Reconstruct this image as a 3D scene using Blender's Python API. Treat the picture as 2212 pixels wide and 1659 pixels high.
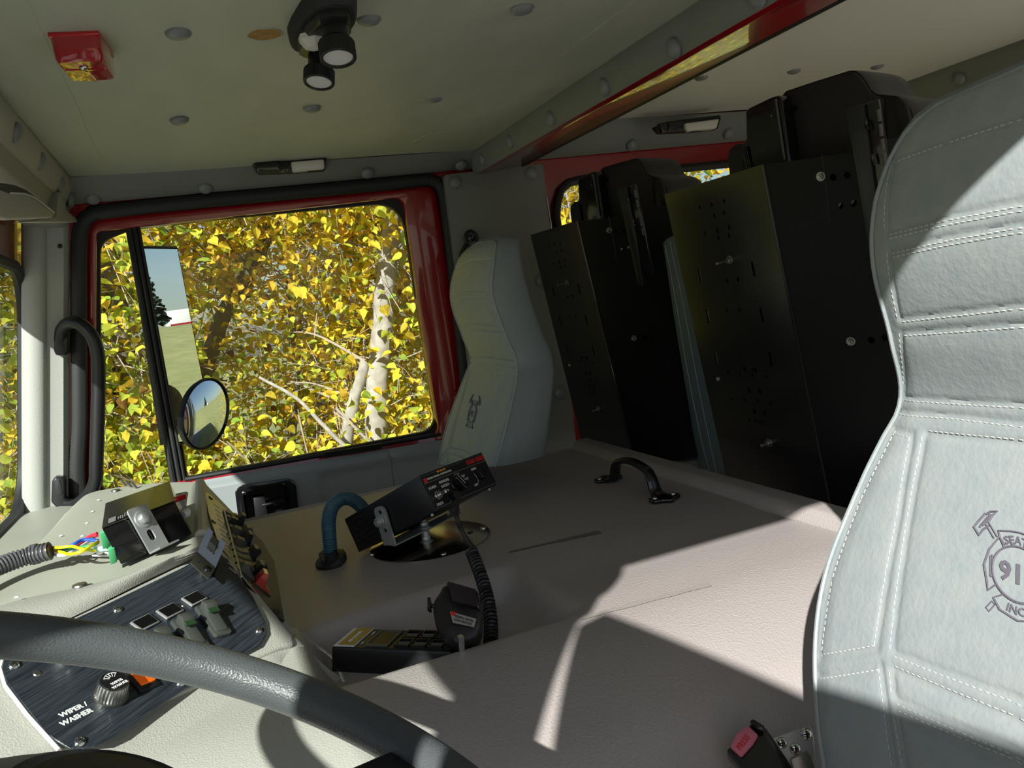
import bpy, bmesh, math, random
from mathutils import Vector, Matrix, geometry, noise
random.seed(7)
for o in list(bpy.data.objects): bpy.data.objects.remove(o)
SC = bpy.context.scene
COL = SC.collection
V = Vector
R_ = math.radians
# ------------------------------------------------------------------ camera
FPX = 1700.0
yaw, pit, rol = R_(20.9), R_(6.7), R_(7.8)
CAM = V((0, 0, 1.25))
F = V((math.sin(yaw)*math.cos(pit), math.cos(yaw)*math.cos(pit), -math.sin(pit)))
r0 = V((math.cos(yaw), -math.sin(yaw), 0)); u0 = r0.cross(F)
CR = math.cos(rol)*r0 - math.sin(rol)*u0
CU = math.sin(rol)*r0 + math.cos(rol)*u0
cd = bpy.data.cameras.new('camera'); cam = bpy.data.objects.new('camera', cd); COL.objects.link(cam)
M = Matrix((CR, CU, -F)).transposed().to_4x4(); M.translation = CAM
cam.matrix_world = M
cd.sensor_fit = 'HORIZONTAL'; cd.sensor_width = 36.0; cd.lens = FPX/2212*36.0
cd.clip_start = 0.02; cd.clip_end = 800
SC.camera = cam
# ------------------------------------------------------------------ sky, sun, exposure
SUN_D = V((0.705, 1.0, -0.79)).normalized()
w = bpy.data.worlds.new('sky'); SC.world = w; w.use_nodes = True
nt = w.node_tree; nt.nodes.clear()
sk = nt.nodes.new('ShaderNodeTexSky'); sk.sky_type = 'NISHITA'; sk.sun_disc = False
sk.sun_elevation = math.asin(-SUN_D.z); sk.sun_rotation = math.atan2(-SUN_D.x, -SUN_D.y)
sk.altitude = 200; sk.air_density = 1.0; sk.dust_density = 1.2; sk.ozone_density = 1.0
bg = nt.nodes.new('ShaderNodeBackground'); bg.inputs['Strength'].default_value = 0.075
wo = nt.nodes.new('ShaderNodeOutputWorld')
nt.links.new(sk.outputs[0], bg.inputs[0]); nt.links.new(bg.outputs[0], wo.inputs[0])
sl = bpy.data.lights.new('sun', 'SUN'); sl.energy = 6.8; sl.angle = R_(0.6); sl.color = (1.0, 0.97, 0.925)
so = bpy.data.objects.new('sun', sl); COL.objects.link(so)
so.rotation_euler = SUN_D.to_track_quat('-Z', 'Y').to_euler()
SC.view_settings.view_transform = 'Standard'; SC.view_settings.look = 'None'
SC.view_settings.gamma = 1.0; SC.view_settings.use_curve_mapping = False
SC.view_settings.exposure = 0.28

def ray(x, y): return F + CR*((x-1106)/FPX) - CU*((y-829.5)/FPX)
def at(x, y, X=None, Y=None, Z=None, D=None):
    d = ray(x, y)
    if X is not None: t = (X-CAM.x)/d.x
    elif Y is not None: t = (Y-CAM.y)/d.y
    elif Z is not None: t = (Z-CAM.z)/d.z
    else: t = D
    return CAM + d*t
def on(x, y, P, N):
    d = ray(x, y); P = V(P); N = V(N)
    return CAM + d*((P-CAM).dot(N)/d.dot(N))
# ------------------------------------------------------------------ materials
def srgb(r, g, b):
    f = lambda c: c/12.92 if c <= .04045 else ((c+.055)/1.055)**2.4
    return (f(r/255), f(g/255), f(b/255), 1)
MATS = {}
def mat(name, col, rough=.6, metal=0., bump=0., scale=400., col2=None, cscale=8., cmix=.5, spec=.5, coat=0., aniso=None, detail=3., emis=None, alpha=None, voro=False, trans=0.):
    m = bpy.data.materials.new(name); m.use_nodes = True; n = m.node_tree; b = n.nodes['Principled BSDF']
    b.inputs['Base Color'].default_value = col; b.inputs['Roughness'].default_value = rough
    b.inputs['Metallic'].default_value = metal; b.inputs['Specular IOR Level'].default_value = spec
    b.inputs['Coat Weight'].default_value = coat
    if trans: b.inputs['Transmission Weight'].default_value = trans
    tc = n.nodes.new('ShaderNodeTexCoord')
    src = tc.outputs['Object']
    if aniso:
        mp = n.nodes.new('ShaderNodeMapping'); mp.inputs['Scale'].default_value = aniso[:3]
        if len(aniso) > 3: mp.vector_type = 'TEXTURE'; mp.inputs['Rotation'].default_value = (0, 0, aniso[3])
        n.links.new(src, mp.inputs[0]); src = mp.outputs[0]
    if col2 is not None:
        t = n.nodes.new('ShaderNodeTexNoise'); t.inputs['Scale'].default_value = cscale; t.inputs['Detail'].default_value = detail
        n.links.new(src, t.inputs['Vector'])
        rp = n.nodes.new('ShaderNodeValToRGB'); rp.color_ramp.elements[0].position = .5-cmix*.5; rp.color_ramp.elements[1].position = .5+cmix*.5
        rp.color_ramp.elements[0].color = col; rp.color_ramp.elements[1].color = col2
        n.links.new(t.outputs['Fac'], rp.inputs[0]); n.links.new(rp.outputs[0], b.inputs['Base Color'])
    if bump:
        if voro:
            t = n.nodes.new('ShaderNodeTexVoronoi'); t.feature = 'SMOOTH_F1'; t.inputs['Scale'].default_value = scale; o = t.outputs['Distance']
        else:
            t = n.nodes.new('ShaderNodeTexNoise'); t.inputs['Scale'].default_value = scale; t.inputs['Detail'].default_value = 2.5; o = t.outputs['Fac']
        n.links.new(src, t.inputs['Vector'])
        bp = n.nodes.new('ShaderNodeBump'); bp.inputs['Strength'].default_value = bump; bp.inputs['Distance'].default_value = .002
        n.links.new(o, bp.inputs['Height']); n.links.new(bp.outputs[0], b.inputs['Normal'])
    if emis:
        b.inputs['Emission Color'].default_value = emis[0]; b.inputs['Emission Strength'].default_value = emis[1]
    MATS[name] = m
    return m
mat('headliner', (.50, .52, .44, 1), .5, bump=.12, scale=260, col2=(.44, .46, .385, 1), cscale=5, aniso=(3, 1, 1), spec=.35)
mat('headliner_lit', (.76, .76, .68, 1), .5, bump=.12, scale=260, spec=.35)  # headliner vinyl painted paler to imitate light bounced onto the rear ceiling
mat('black_powder', (.005, .005, .0055, 1), .42, bump=.08, scale=330, spec=.18)
mat('trim_vinyl', (.21, .225, .205, 1), .5, bump=.15, scale=300, spec=.35)
mat('pillar_plastic', (.42, .43, .40, 1), .5, bump=.25, scale=450, spec=.35)
mat('visor_grey', (.38, .375, .34, 1), .6, bump=.08, scale=200)
mat('dash_green', (.42, .43, .36, 1), .5, bump=.06, scale=150, spec=.35, col2=(.38, .39, .335, 1), cscale=6)
mat('dash_leather', (.43, .43, .385, 1), .48, bump=.25, scale=620, spec=.4, voro=True)
mat('engine_vinyl', (.37, .34, .33, 1), .45, bump=.35, scale=420, spec=.4, col2=(.345, .315, .30, 1), cscale=5, voro=True)
mat('door_vinyl', (.30, .33, .335, 1), .5, bump=.2, scale=400, spec=.35)
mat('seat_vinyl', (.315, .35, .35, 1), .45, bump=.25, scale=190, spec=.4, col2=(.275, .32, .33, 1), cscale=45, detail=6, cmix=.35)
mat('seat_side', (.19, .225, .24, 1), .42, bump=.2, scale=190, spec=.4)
mat('stitch', (.50, .52, .50, 1), .7)
mat('emblem_thread', (.13, .12, .15, 1), .7, bump=.2, scale=900)
mat('blue_vinyl', (.10, .15, .18, 1), .5, bump=.2, scale=300)
mat('black_steel', (.006, .006, .007, 1), .24, bump=.07, scale=330, spec=.9, col2=(.009, .009, .009, 1), cscale=7)
mat('black_plastic', (.012, .012, .013, 1), .38, bump=.1, scale=500)
mat('black_gloss', (.008, .008, .009, 1), .16, coat=.3)
mat('panel_black', (.012, .012, .014, 1), .4)
mat('charcoal_fabric', (.022, .022, .024, 1), .75, bump=.5, scale=260)
mat('rubber', (.016, .017, .018, 1), .55, bump=.1, scale=300)
mat('wheel_rubber', (.08, .09, .095, 1), .40, bump=.22, scale=750, voro=True, spec=.45)
mat('red_paint', (.30, .006, .012, 1), .22, coat=.8, spec=.5)
mat('red_plastic', (.55, .01, .015, 1), .18, spec=.6, coat=.4)
mat('red_lens', (.42, .01, .015, 1), .12, coat=1.0, spec=.6, bump=.1, scale=90)
mat('white_lens', (.72, .70, .64, 1), .35)
mat('chrome', (.72, .72, .70, 1), .16, metal=1)
mat('steel', (.36, .35, .33, 1), .38, metal=1, bump=.04, scale=200)
mat('zinc', (.55, .57, .58, 1), .45, metal=.75)
mat('polished_plate', (.50, .44, .38, 1), .2, metal=1, bump=.03, scale=60)
mat('button_grey', (.22, .235, .235, 1), .35, spec=.5)
mat('mirror', (.93, .94, .95, 1), .0, metal=1)
mat('wood', srgb(190, 150, 85), .8, bump=.4, scale=200, col2=srgb(150, 110, 55), cscale=60)
mat('brushed_dark', (.008, .011, .016, 1), .32, bump=.35, scale=3.0, aniso=(1/9, 1/260, 1/9, R_(50.5)), spec=.5, col2=(.045, .055, .07, 1), cscale=2.2, detail=4, cmix=.45)
mat('grey_plastic', (.10, .10, .095, 1), .45)
mat('switch_grey', (.055, .06, .055, 1), .42)
mat('knob_metal', (.35, .35, .34, 1), .35, metal=1)
mat('screen_black', (.004, .004, .005, 1), .12)
mat('print_white', (.75, .76, .76, 1), .6)
mat('print_red', (.65, .02, .02, 1), .6)
mat('print_orange', (.9, .28, .02, 1), .5)
mat('label_silver', (.42, .42, .42, 1), .4, metal=.5)
mat('label_gold', (.34, .27, .11, 1), .4, metal=.4)
mat('lens_orange', (.85, .14, .01, 1), .25, bump=.5, scale=500, emis=((1, .15, .01, 1), .15))
mat('green_plastic', (.12, .62, .26, 1), .5)
mat('green_lens', (.02, .05, .02, 1), .2)
mat('wire_red', (.6, .03, .06, 1), .45); mat('wire_yellow', (.85, .62, .01, 1), .45); mat('wire_blue', (.02, .09, .5, 1), .45)
mat('wire_green', (.02, .3, .10, 1), .45); mat('wire_white', (.8, .8, .8, 1), .5); mat('clear_sleeve', (.55, .66, .75, 1), .2)
mat('loom', (.09, .09, .10, 1), .3); mat('hose_blue', (.035, .11, .17, 1), .35)
mat('lever_tan', (.10, .085, .055, 1), .5); mat('plate_dark', (.06, .055, .045, 1), .25, metal=.6, bump=.05, scale=100)
mat('press_red', (.62, .16, .22, 1), .5)
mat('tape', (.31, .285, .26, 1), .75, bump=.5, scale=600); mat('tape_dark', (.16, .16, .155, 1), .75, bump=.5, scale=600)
mat('tan_cloth', (.50, .40, .27, 1), .8, bump=.4, scale=200)
mat('floor_mat', (.36, .35, .32, 1), .8, bump=.3, scale=100)
mat('bark', (.34, .30, .25, 1), .9, bump=.9, scale=25, col2=(.16, .13, .10, 1), cscale=14)
mat('bark_pale', (.48, .45, .40, 1), .9, bump=.9, scale=30, col2=(.25, .22, .18, 1), cscale=18)
mat('twig', (.40, .33, .27, 1), .85)
mat('bush_dark', (.045, .06, .02, 1), .9, bump=1., scale=30)
mat('grass', (.20, .23, .07, 1), .9, bump=.8, scale=8, col2=(.34, .32, .13, 1), cscale=1.5, detail=8)
mat('asphalt', (.24, .235, .23, 1), .9, bump=.4, scale=60, col2=(.28, .275, .27, 1), cscale=3, detail=8)
mat('conifer', (.03, .055, .035, 1), .9)
mat('truck_white', (.7, .7, .68, 1), .4)
def leafmat(name, c):
    m = bpy.data.materials.new(name); m.use_nodes = True; n = m.node_tree; n.nodes.clear()
    o = n.nodes.new('ShaderNodeOutputMaterial'); mx = n.nodes.new('ShaderNodeMixShader'); mx.inputs[0].default_value = .42
    d = n.nodes.new('ShaderNodeBsdfDiffuse'); t = n.nodes.new('ShaderNodeBsdfTranslucent')
    tc = n.nodes.new('ShaderNodeTexCoord'); nz = n.nodes.new('ShaderNodeTexNoise'); nz.inputs['Scale'].default_value = 3.5; nz.inputs['Detail'].default_value = 5
    n.links.new(tc.outputs['Object'], nz.inputs['Vector'])
    hs = n.nodes.new('ShaderNodeHueSaturation'); hs.inputs['Color'].default_value = c
    mr = n.nodes.new('ShaderNodeMapRange'); mr.inputs[1].default_value = .3; mr.inputs[2].default_value = .7; mr.inputs[3].default_value = .47; mr.inputs[4].default_value = .53
    n.links.new(nz.outputs['Fac'], mr.inputs[0]); n.links.new(mr.outputs[0], hs.inputs['Hue'])
    n.links.new(hs.outputs[0], d.inputs[0]); n.links.new(hs.outputs[0], t.inputs[0])
    n.links.new(d.outputs[0], mx.inputs[1]); n.links.new(t.outputs[0], mx.inputs[2]); n.links.new(mx.outputs[0], o.inputs[0])
    MATS[name] = m
leafmat('leaf_yellow', (.88, .68, .07, 1)); leafmat('leaf_gold', (.74, .50, .06, 1)); leafmat('leaf_lime', (.66, .70, .09, 1)); leafmat('leaf_green', (.36, .48, .07, 1)); leafmat('leaf_brown', (.30, .17, .05, 1))
def glassmat():
    m = bpy.data.materials.new('window_glass'); m.use_nodes = True; n = m.node_tree; n.nodes.clear()
    o = n.nodes.new('ShaderNodeOutputMaterial'); mx = n.nodes.new('ShaderNodeMixShader')
    t = n.nodes.new('ShaderNodeBsdfTransparent'); t.inputs[0].default_value = (.93, .96, .94, 1)
    g = n.nodes.new('ShaderNodeBsdfGlossy'); g.inputs['Roughness'].default_value = 0.0
    lw = n.nodes.new('ShaderNodeLayerWeight'); lw.inputs[0].default_value = .5
    pw = n.nodes.new('ShaderNodeMath'); pw.operation = 'POWER'; pw.inputs[1].default_value = 5
    ma = n.nodes.new('ShaderNodeMath'); ma.operation = 'MULTIPLY_ADD'; ma.inputs[1].default_value = .35; ma.inputs[2].default_value = .012
    n.links.new(lw.outputs['Facing'], pw.inputs[0]); n.links.new(pw.outputs[0], ma.inputs[0])
    n.links.new(ma.outputs[0], mx.inputs[0]); n.links.new(t.outputs[0], mx.inputs[1]); n.links.new(g.outputs[0], mx.inputs[2]); n.links.new(mx.outputs[0], o.inputs[0])
    MATS['window_glass'] = m
glassmat()
# ------------------------------------------------------------------ mesh building
def basis(ax):
    ax = V(ax).normalized(); a = V((0, 0, 1)) if abs(ax.z) < .9 else V((1, 0, 0))
    e1 = ax.cross(a).normalized(); return e1, ax.cross(e1), ax
class MB:
    def __init__(s): s.v = []; s.f = []; s.m = []; s.cm = 0
    def add(s, vs, fs):
        k = len(s.v); s.v += [V(p) for p in vs]; s.f += [tuple(i+k for i in f) for f in fs]; s.m += [s.cm]*len(fs); return s
    def mi(s, i): s.cm = i; return s
    def box(s, c, size, ax=None):
        c = V(c); e = ax or (V((1, 0, 0)), V((0, 1, 0)), V((0, 0, 1))); e = [V(a) for a in e]
        p = [c + e[0]*size[0]*i/2 + e[1]*size[1]*j/2 + e[2]*size[2]*k/2 for i in (-1, 1) for j in (-1, 1) for k in (-1, 1)]
        return s.add(p, [(0, 1, 3, 2), (4, 6, 7, 5), (0, 4, 5, 1), (2, 3, 7, 6), (0, 2, 6, 4), (1, 5, 7, 3)])
    def prism(s, pts, vec):
        pts = [V(p) for p in pts]; vec = V(vec); n = len(pts)
        return s.add(pts + [p+vec for p in pts], [tuple(range(n)), tuple(range(2*n-1, n-1, -1))] + [(i, i+n, (i+1) % n+n, (i+1) % n) for i in range(n)])
    def loft(s, rings, closed=True, caps=True):
        n = len(rings[0]); vs = [p for r in rings for p in r]; fs = []
        for a in range(len(rings)-1):
            for i in range(n if closed else n-1):
                j = (i+1) % n; fs.append((a*n+i, a*n+j, (a+1)*n+j, (a+1)*n+i))
        if caps and closed: fs += [tuple(range(n-1, -1, -1)), tuple(range((len(rings)-1)*n, len(rings)*n))]
        return s.add(vs, fs)
    def tube(s, path, r, n=8, closed=False, caps=True):
        path = [V(p) for p in path]; N = len(path); rings = []; e1 = None
        for i, p in enumerate(path):
            a = path[(i-1) % N] if (closed or i > 0) else p; b = path[(i+1) % N] if (closed or i < N-1) else p
            t = (b-a).normalized()
            if e1 is None: e1 = basis(t)[0]
            e1 = (e1 - t*e1.dot(t)).normalized(); e2 = t.cross(e1)
            rr = r(i/(N-1)) if callable(r) else r
            rings.append([p + (e1*math.cos(q) + e2*math.sin(q))*rr for q in [2*math.pi*k/n for k in range(n)]])
        if closed: rings.append(rings[0])
        return s.loft(rings, caps=caps and not closed)
    def lathe(s, prof, c, ax, n=20):
        e1, e2, a = basis(ax); c = V(c)
        return s.loft([[c + a*h + (e1*math.cos(q) + e2*math.sin(q))*max(r, 1e-5) for q in [2*math.pi*k/n for k in range(n)]] for r, h in prof])
    def cyl(s, c, ax, r, h, n=16): return s.lathe([(r, 0), (r, h)], c, ax, n)
    def plate(s, outline, holes, fn, th):
        """flat plate with real holes; outline/holes are 2D loops, fn maps 2D to 3D, th is the thickness vector"""
        vs = []; es = []; loops = [outline] + list(holes)
        for L in loops:
            k = len(vs); vs += [V(p) for p in L]; es += [(k+i, k+(i+1) % len(L)) for i in range(len(L))]
        rv, _, rf, _, _, _ = geometry.delaunay_2d_cdt(vs, es, [], 0, 1e-6)
        def inside(p, L):
            c = False; j = len(L)-1
            for i in range(len(L)):
                a, b = L[i], L[j]
                if (a[1] > p[1]) != (b[1] > p[1]) and p[0] < (b[0]-a[0])*(p[1]-a[1])/(b[1]-a[1])+a[0]: c = not c
                j = i
            return c
        keep = []
        for f in rf:
            c = sum((rv[i] for i in f), V((0, 0)))/len(f)
            if inside(c, outline) and not any(inside(c, h) for h in holes): keep.append(tuple(f))
        P = [V(fn(p[0], p[1])) for p in rv]; th = V(th); n = len(P)
        s.add(P + [p+th for p in P], keep + [tuple(i+n for i in reversed(f)) for f in keep])
        cnt = {}
        for f in keep:
            for i in range(len(f)):
                a, b = f[i], f[(i+1) % len(f)]; cnt[(a, b)] = 1
        sd = [(a, a+n, b+n, b) for (a, b) in cnt if (b, a) not in cnt]
        k = len(s.v)-2*n; s.f += [tuple(i+k for i in f) for f in sd]; s.m += [s.cm]*len(sd)
        return s
    def grid(s, nu, nv, fn):
        return s.add([fn(i/(nu-1), j/(nv-1)) for i in range(nu) for j in range(nv)],
                     [(i*nv+j, (i+1)*nv+j, (i+1)*nv+j+1, i*nv+j+1) for i in range(nu-1) for j in range(nv-1)])
    def build(s, name, m, parent=None, bevel=0, seg=2, smooth=35, origin=None, fixn=True, weld=False):
        bm = bmesh.new()
        if parent is not None: off = root_loc(parent)
        elif origin is not None: off = V(origin)
        else: off = V((0, 0, 0))
        vs = [bm.verts.new(p-off) for p in s.v]
        for f, mi in zip(s.f, s.m):
            try: fc = bm.faces.new([vs[i] for i in f]); fc.material_index = mi
            except ValueError: pass
        if weld: bmesh.ops.remove_doubles(bm, verts=bm.verts, dist=1e-5)
        if fixn: bmesh.ops.recalc_face_normals(bm, faces=bm.faces)
        if bevel:
            ed = [e for e in bm.edges if len(e.link_faces) == 2 and e.calc_face_angle(0) > .5]
            bmesh.ops.bevel(bm, geom=ed, offset=bevel, segments=seg, affect='EDGES', profile=.5, clamp_overlap=True)
        me = bpy.data.meshes.new(name); bm.to_mesh(me); bm.free()
        for mm in (m if isinstance(m, (list, tuple)) else [m]): me.materials.append(MATS[mm])
        if smooth:
            me.shade_smooth(); me.set_sharp_from_angle(angle=R_(smooth))
        o = bpy.data.objects.new(name, me); COL.objects.link(o)
        if parent is not None: o.parent = parent
        else: o.location = off
        return o
def root_loc(o):
    p = V((0, 0, 0))
    while o is not None: p = p + o.location; o = o.parent
    return p
def tag(o, label, cat, group=None):
    o['label'] = label; o['category'] = cat
    if group: o['group'] = group
    return o
def thing(name, label, cat, loc, group=None):
    o = bpy.data.objects.new(name, None); o.empty_display_size = .05; COL.objects.link(o); o.location = loc
    return tag(o, label, cat, group)
def struct(o, label=None):
    o['kind'] = 'structure'
    if label: o['label'] = label
    return o
def copy_tree(o, parent=None, loc=None):
    c = o.copy(); COL.objects.link(c); c.parent = parent
    if loc is not None: c.location = loc
    for ch in [q for q in list(COL.objects) if q.parent == o]: copy_tree(ch, c)
    return c
def rrect(x0, x1, y0, y1, r, n=6):
    if not isinstance(r, (list, tuple)): r = [r]*4
    out = []
    for (cx, cy, a0, rr) in ((x1-r[0], y1-r[0], 0, r[0]), (x0+r[1], y1-r[1], 90, r[1]), (x0+r[2], y0+r[2], 180, r[2]), (x1-r[3], y0+r[3], 270, r[3])):
        for k in range(n+1):
            a = R_(a0+90*k/n); out.append((cx+rr*math.cos(a), cy+rr*math.sin(a)))
    return out
def rpoly(pts, r, n=5):
    """polygon with rounded corners (r scalar or per corner)"""
    out = []; N = len(pts)
    for i in range(N):
        p = V(pts[i]); a = V(pts[i-1]); b = V(pts[(i+1) % N]); rr = r[i] if isinstance(r, (list, tuple)) else r
        if rr <= 0: out.append(tuple(p)); continue
        da = (a-p); db = (b-p); la, lb = da.length, db.length; q = min(rr, la*.45, lb*.45)
        s = p+da/la*q; e = p+db/lb*q
        for k in range(n+1):
            t = k/n; out.append(tuple((1-t)**2*s + 2*t*(1-t)*p + t*t*e))
    return out
def catmull(pts, n=8):
    pts = [V(p) for p in pts]; P = [2*pts[0]-pts[1]] + pts + [2*pts[-1]-pts[-2]]; out = []
    for i in range(1, len(P)-2):
        a, b, c, d = P[i-1:i+3]
        for k in range(n):
            t = k/n; out.append(.5*((2*b) + (c-a)*t + (2*a-5*b+4*c-d)*t*t + (3*b-a-3*c+d)*t**3))
    out.append(pts[-1]); return out
def interp(x, xs, ys):
    if x <= xs[0]: return ys[0]
    for i in range(1, len(xs)):
        if x <= xs[i]: return ys[i-1] + (ys[i]-ys[i-1])*(x-xs[i-1])/(xs[i]-xs[i-1])
    return ys[-1]
def sinterp(x, xs, ys):
    if x <= xs[0]: return ys[0]
    if x >= xs[-1]: return ys[-1]
    for i in range(1, len(xs)):
        if x <= xs[i]: break
    i -= 1; n = len(xs)
    def m(k):
        if k <= 0: return (ys[1]-ys[0])/(xs[1]-xs[0])
        if k >= n-1: return (ys[-1]-ys[-2])/(xs[-1]-xs[-2])
        return (ys[k+1]-ys[k-1])/(xs[k+1]-xs[k-1])
    h = xs[i+1]-xs[i]; t = (x-xs[i])/h
    return (2*t**3-3*t*t+1)*ys[i] + (t**3-2*t*t+t)*h*m(i) + (-2*t**3+3*t*t)*ys[i+1] + (t**3-t*t)*h*m(i+1)
def sstep(a, b, x):
    t = max(0, min(1, (x-a)/(b-a))); return t*t*(3-2*t)
def textmesh(txt, size, align='CENTER', extrude=0.0, bold=0.0):
    c = bpy.data.curves.new('t', 'FONT'); c.body = txt; c.size = size; c.align_x = align; c.align_y = 'CENTER'; c.extrude = extrude; c.resolution_u = 2; c.offset = bold
    o = bpy.data.objects.new('t', c); COL.objects.link(o)
    dg = bpy.context.evaluated_depsgraph_get(); me = o.evaluated_get(dg).to_mesh()
    vs = [tuple(v.co) for v in me.vertices]; fs = [tuple(p.vertices) for p in me.polygons]
    o.evaluated_get(dg).to_mesh_clear(); bpy.data.objects.remove(o); bpy.data.curves.remove(c)
    return vs, fs
def text_on(name, txt, size, P, ex, ey, m, parent, align='CENTER', ext=.0003, sx=1.0, bold=0.0):
    vs, fs = textmesh(txt, size, align, ext, bold); P = V(P); ex = V(ex).normalized(); ey = V(ey).normalized(); n = ex.cross(ey)
    mb = MB(); mb.add([P + ex*a*sx + ey*b + n*c for a, b, c in vs], fs)
    return mb.build(name, m, parent, smooth=0, fixn=False)
def screw(parent, p, ax, r=.006, m='chrome', name='screw', slot=True):
    mb = MB(); mb.lathe([(r, 0), (r, r*.15), (r*.82, r*.42), (r*.45, r*.6), (0, r*.64)], p, ax, 14)
    if slot:
        e1, e2, a = basis(ax); mb.mi(1)
        for u, v in ((e1, e2), (e2, e1)): mb.box(V(p)+a*r*.6, (r*1.1, r*.22, r*.1), (u, v, a))
    return mb.build(name, [m, 'black_plastic'] if slot else m, parent)
def bolt(parent, p, ax, r=.007, name='bolt', stud=.02, m='zinc'):
    mb = MB(); e1, e2, a = basis(ax); p = V(p)
    mb.cyl(p, a, r*1.35, .0015, 16)
    mb.cyl(p+a*.0015, a, r, r*.9, 6); mb.cyl(p+a*.0015, a, r*.55, r*.9+stud, 10)
    return mb.build(name, m, parent, bevel=.0004, seg=1)
BUTTON = None
def button(parent, p, ax, r=.013):
    r *= 1.38
    """round upholstery button"""
    global BUTTON
    if BUTTON is None:
        mb = MB(); mb.lathe([(1, -.12), (1.0, .05), (.94, .2), (.78, .36), (.5, .47), (.2, .52), (0, .53)], (0, 0, 0), (0, 0, 1), 20)
        o = mb.build('trim_button', 'button_grey'); BUTTON = o.data; bpy.data.objects.remove(o)
    o = bpy.data.objects.new('trim_button', BUTTON); COL.objects.link(o); o.parent = parent
    o.location = V(p) - root_loc(parent); o.scale = (r, r, r); o.rotation_euler = V(ax).to_track_quat('Z', 'Y').to_euler()
    return o
# ================================================================== THE CAB SHELL
ZC, ZR, YR, YL, XB = 1.65, 1.72, 2.2, -.04, 2.2
def W2(x, y, Y=2.2):
    p = at(x, y, Y=Y); return (p.x, p.z)
def xz(Y): return lambda a, b: (a, Y, b)
# floor
mb = MB(); mb.box(((XB-.5)/2, 1.08, -.02), (XB+.6, 2.3, .04)); fl = struct(mb.build('floor', 'floor_mat', origin=(.85, 1.08, 0)))
# ceilings
cl = bpy.data.objects.new('ceiling', None); COL.objects.link(cl); cl.location = (.28, 1.08, ZC); struct(cl)
mb = MB()
def ceil_pt(u, v):
    x = -.222+u*1.02; y = YL+v*(2.125-YL)
    z = ZC + .0025*math.sin(x*7+1)*math.sin(y*5)
    for bx in (.04, .283, .51):
        for by in (.72, 1.15, 1.6):
            z += .004*math.exp(-((x-bx)**2+(y-by)**2)/.0011)
    return V((x, y, z))
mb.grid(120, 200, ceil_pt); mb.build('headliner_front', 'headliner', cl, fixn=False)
mb = MB()
def ceil2(u, v):
    x = .95+u*1.2; y = YL+v*(2.13-YL); z = ZR + .004*math.sin(x*6)*math.sin(y*5+1)
    return V((x, y, z))
mb.grid(60, 100, ceil2); mb.build('headliner_rear', 'headliner_lit', cl, fixn=False)
mb = MB()
for path in ([at(60, 0, Z=ZC), at(100, 88, Z=ZC), at(160, 215, Z=ZC), at(230, 350, Z=ZC), at(330, 358, Z=ZC), at(440, 360, Z=ZC), at(545, 352, Z=ZC)],
             [at(1372, 0, Z=ZC), at(1200, 130, Z=ZC), at(1000, 279, Z=ZC)], [at(1000, 279, Z=ZC), at(950, 286, Z=ZC), at(920, 293, Z=ZC), at(890, 308, Z=ZC)]):
    mb.tube([p+V((0, 0, .0004)) for p in catmull(path, 5)], .0012, 5)
mb.build('headliner_crease', 'headliner', cl)
for (x, y) in ((385, 73), (387, 261), (674, 235), (797, 43), (1127, 20), (938, 213)): button(cl, at(x, y, Z=ZC)+V((0, 0, .0015)), (0, 0, -1), .0125)
for (x, y) in ((1515, 167), (1715, 153), (1895, 143)): button(cl, at(x, y, Z=ZR)+V((0, 0, .001)), (0, 0, -1), .013)
for X in (.04, .283, .51): button(cl, (X, .72, ZC), (0, 0, -1), .0125)
# outer roof skin with forward visor lip
mb = MB(); mb.box((.87, 1.08, 1.80), (2.75, 2.36, .03)); mb.box((-.43, 1.08, 1.70), (.04, 2.36, .20)); mb.build('roof_skin', 'red_paint', cl)
mb = MB(); mb.prism([(-.32, .02, 1.66), (-.545, .02, 1.525), (-.55, .02, 1.505), (-.32, .02, 1.60)], (0, 2.24, 0)); mb.build('outer_visor', 'red_paint', cl)

def strip(name, a0, a1, b0, b1, nrm, bulge, buts, m='trim_vinyl', r=.0125, nu=90, nv=12, parent=None, wav=.0015):
    """padded vinyl strip between two edges, puckered round its buttons"""
    a0, a1, b0, b1, nrm = map(V, (a0, a1, b0, b1, nrm)); L = (a1-a0).length
    P = [V(p) for p in buts]
    def f(u, v):
        p = (a0.lerp(a1, u)).lerp(b0.lerp(b1, u), v)
        h = bulge*math.sin(math.pi*min(1, max(0, v)))**.6 + wav*math.sin(u*L*23)*math.sin(math.pi*v)
        for q in P: h -= bulge*.6*math.exp(-(p-q).length_squared/.0007)
        return p + nrm*h
    mb = MB(); mb.grid(nu, nv, f); o = mb.build(name, m, parent, fixn=False, origin=None if parent else tuple((a0+b1)/2))
    if not parent: struct(o)
    for q in P: button(o, q+nrm*bulge*.55, nrm, r)
    return o
# header over the passenger door
n1 = V((0, -.82, -.57)).normalized()
def pln(x, y): return on(x, y, (0, 2.15, 1.63), (0, -.52, -.86) if False else (0, -.50, -.86))
HP = ((0, 2.11, ZC), (0, .52, .86))
hN = V((0, -.46, -.89))
a0 = at(150, 388, Z=ZC); a0.y = 2.115
a1 = V((.80, 2.115, ZC)); b0 = V((-.245, 2.19, 1.598)); b1 = V((.84, 2.19, 1.612))
hd = (b0-a0).cross(a1-a0).normalized(); hd = hd if hd.y < 0 else -hd
P2 = lambda x, y: on(x, y, a0, hd)
strip('trim_2', a0, a1, b0, b1, hd, .008, [P2(200, 427), P2(443, 404), P2(793, 372), P2(995, 355)])
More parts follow.
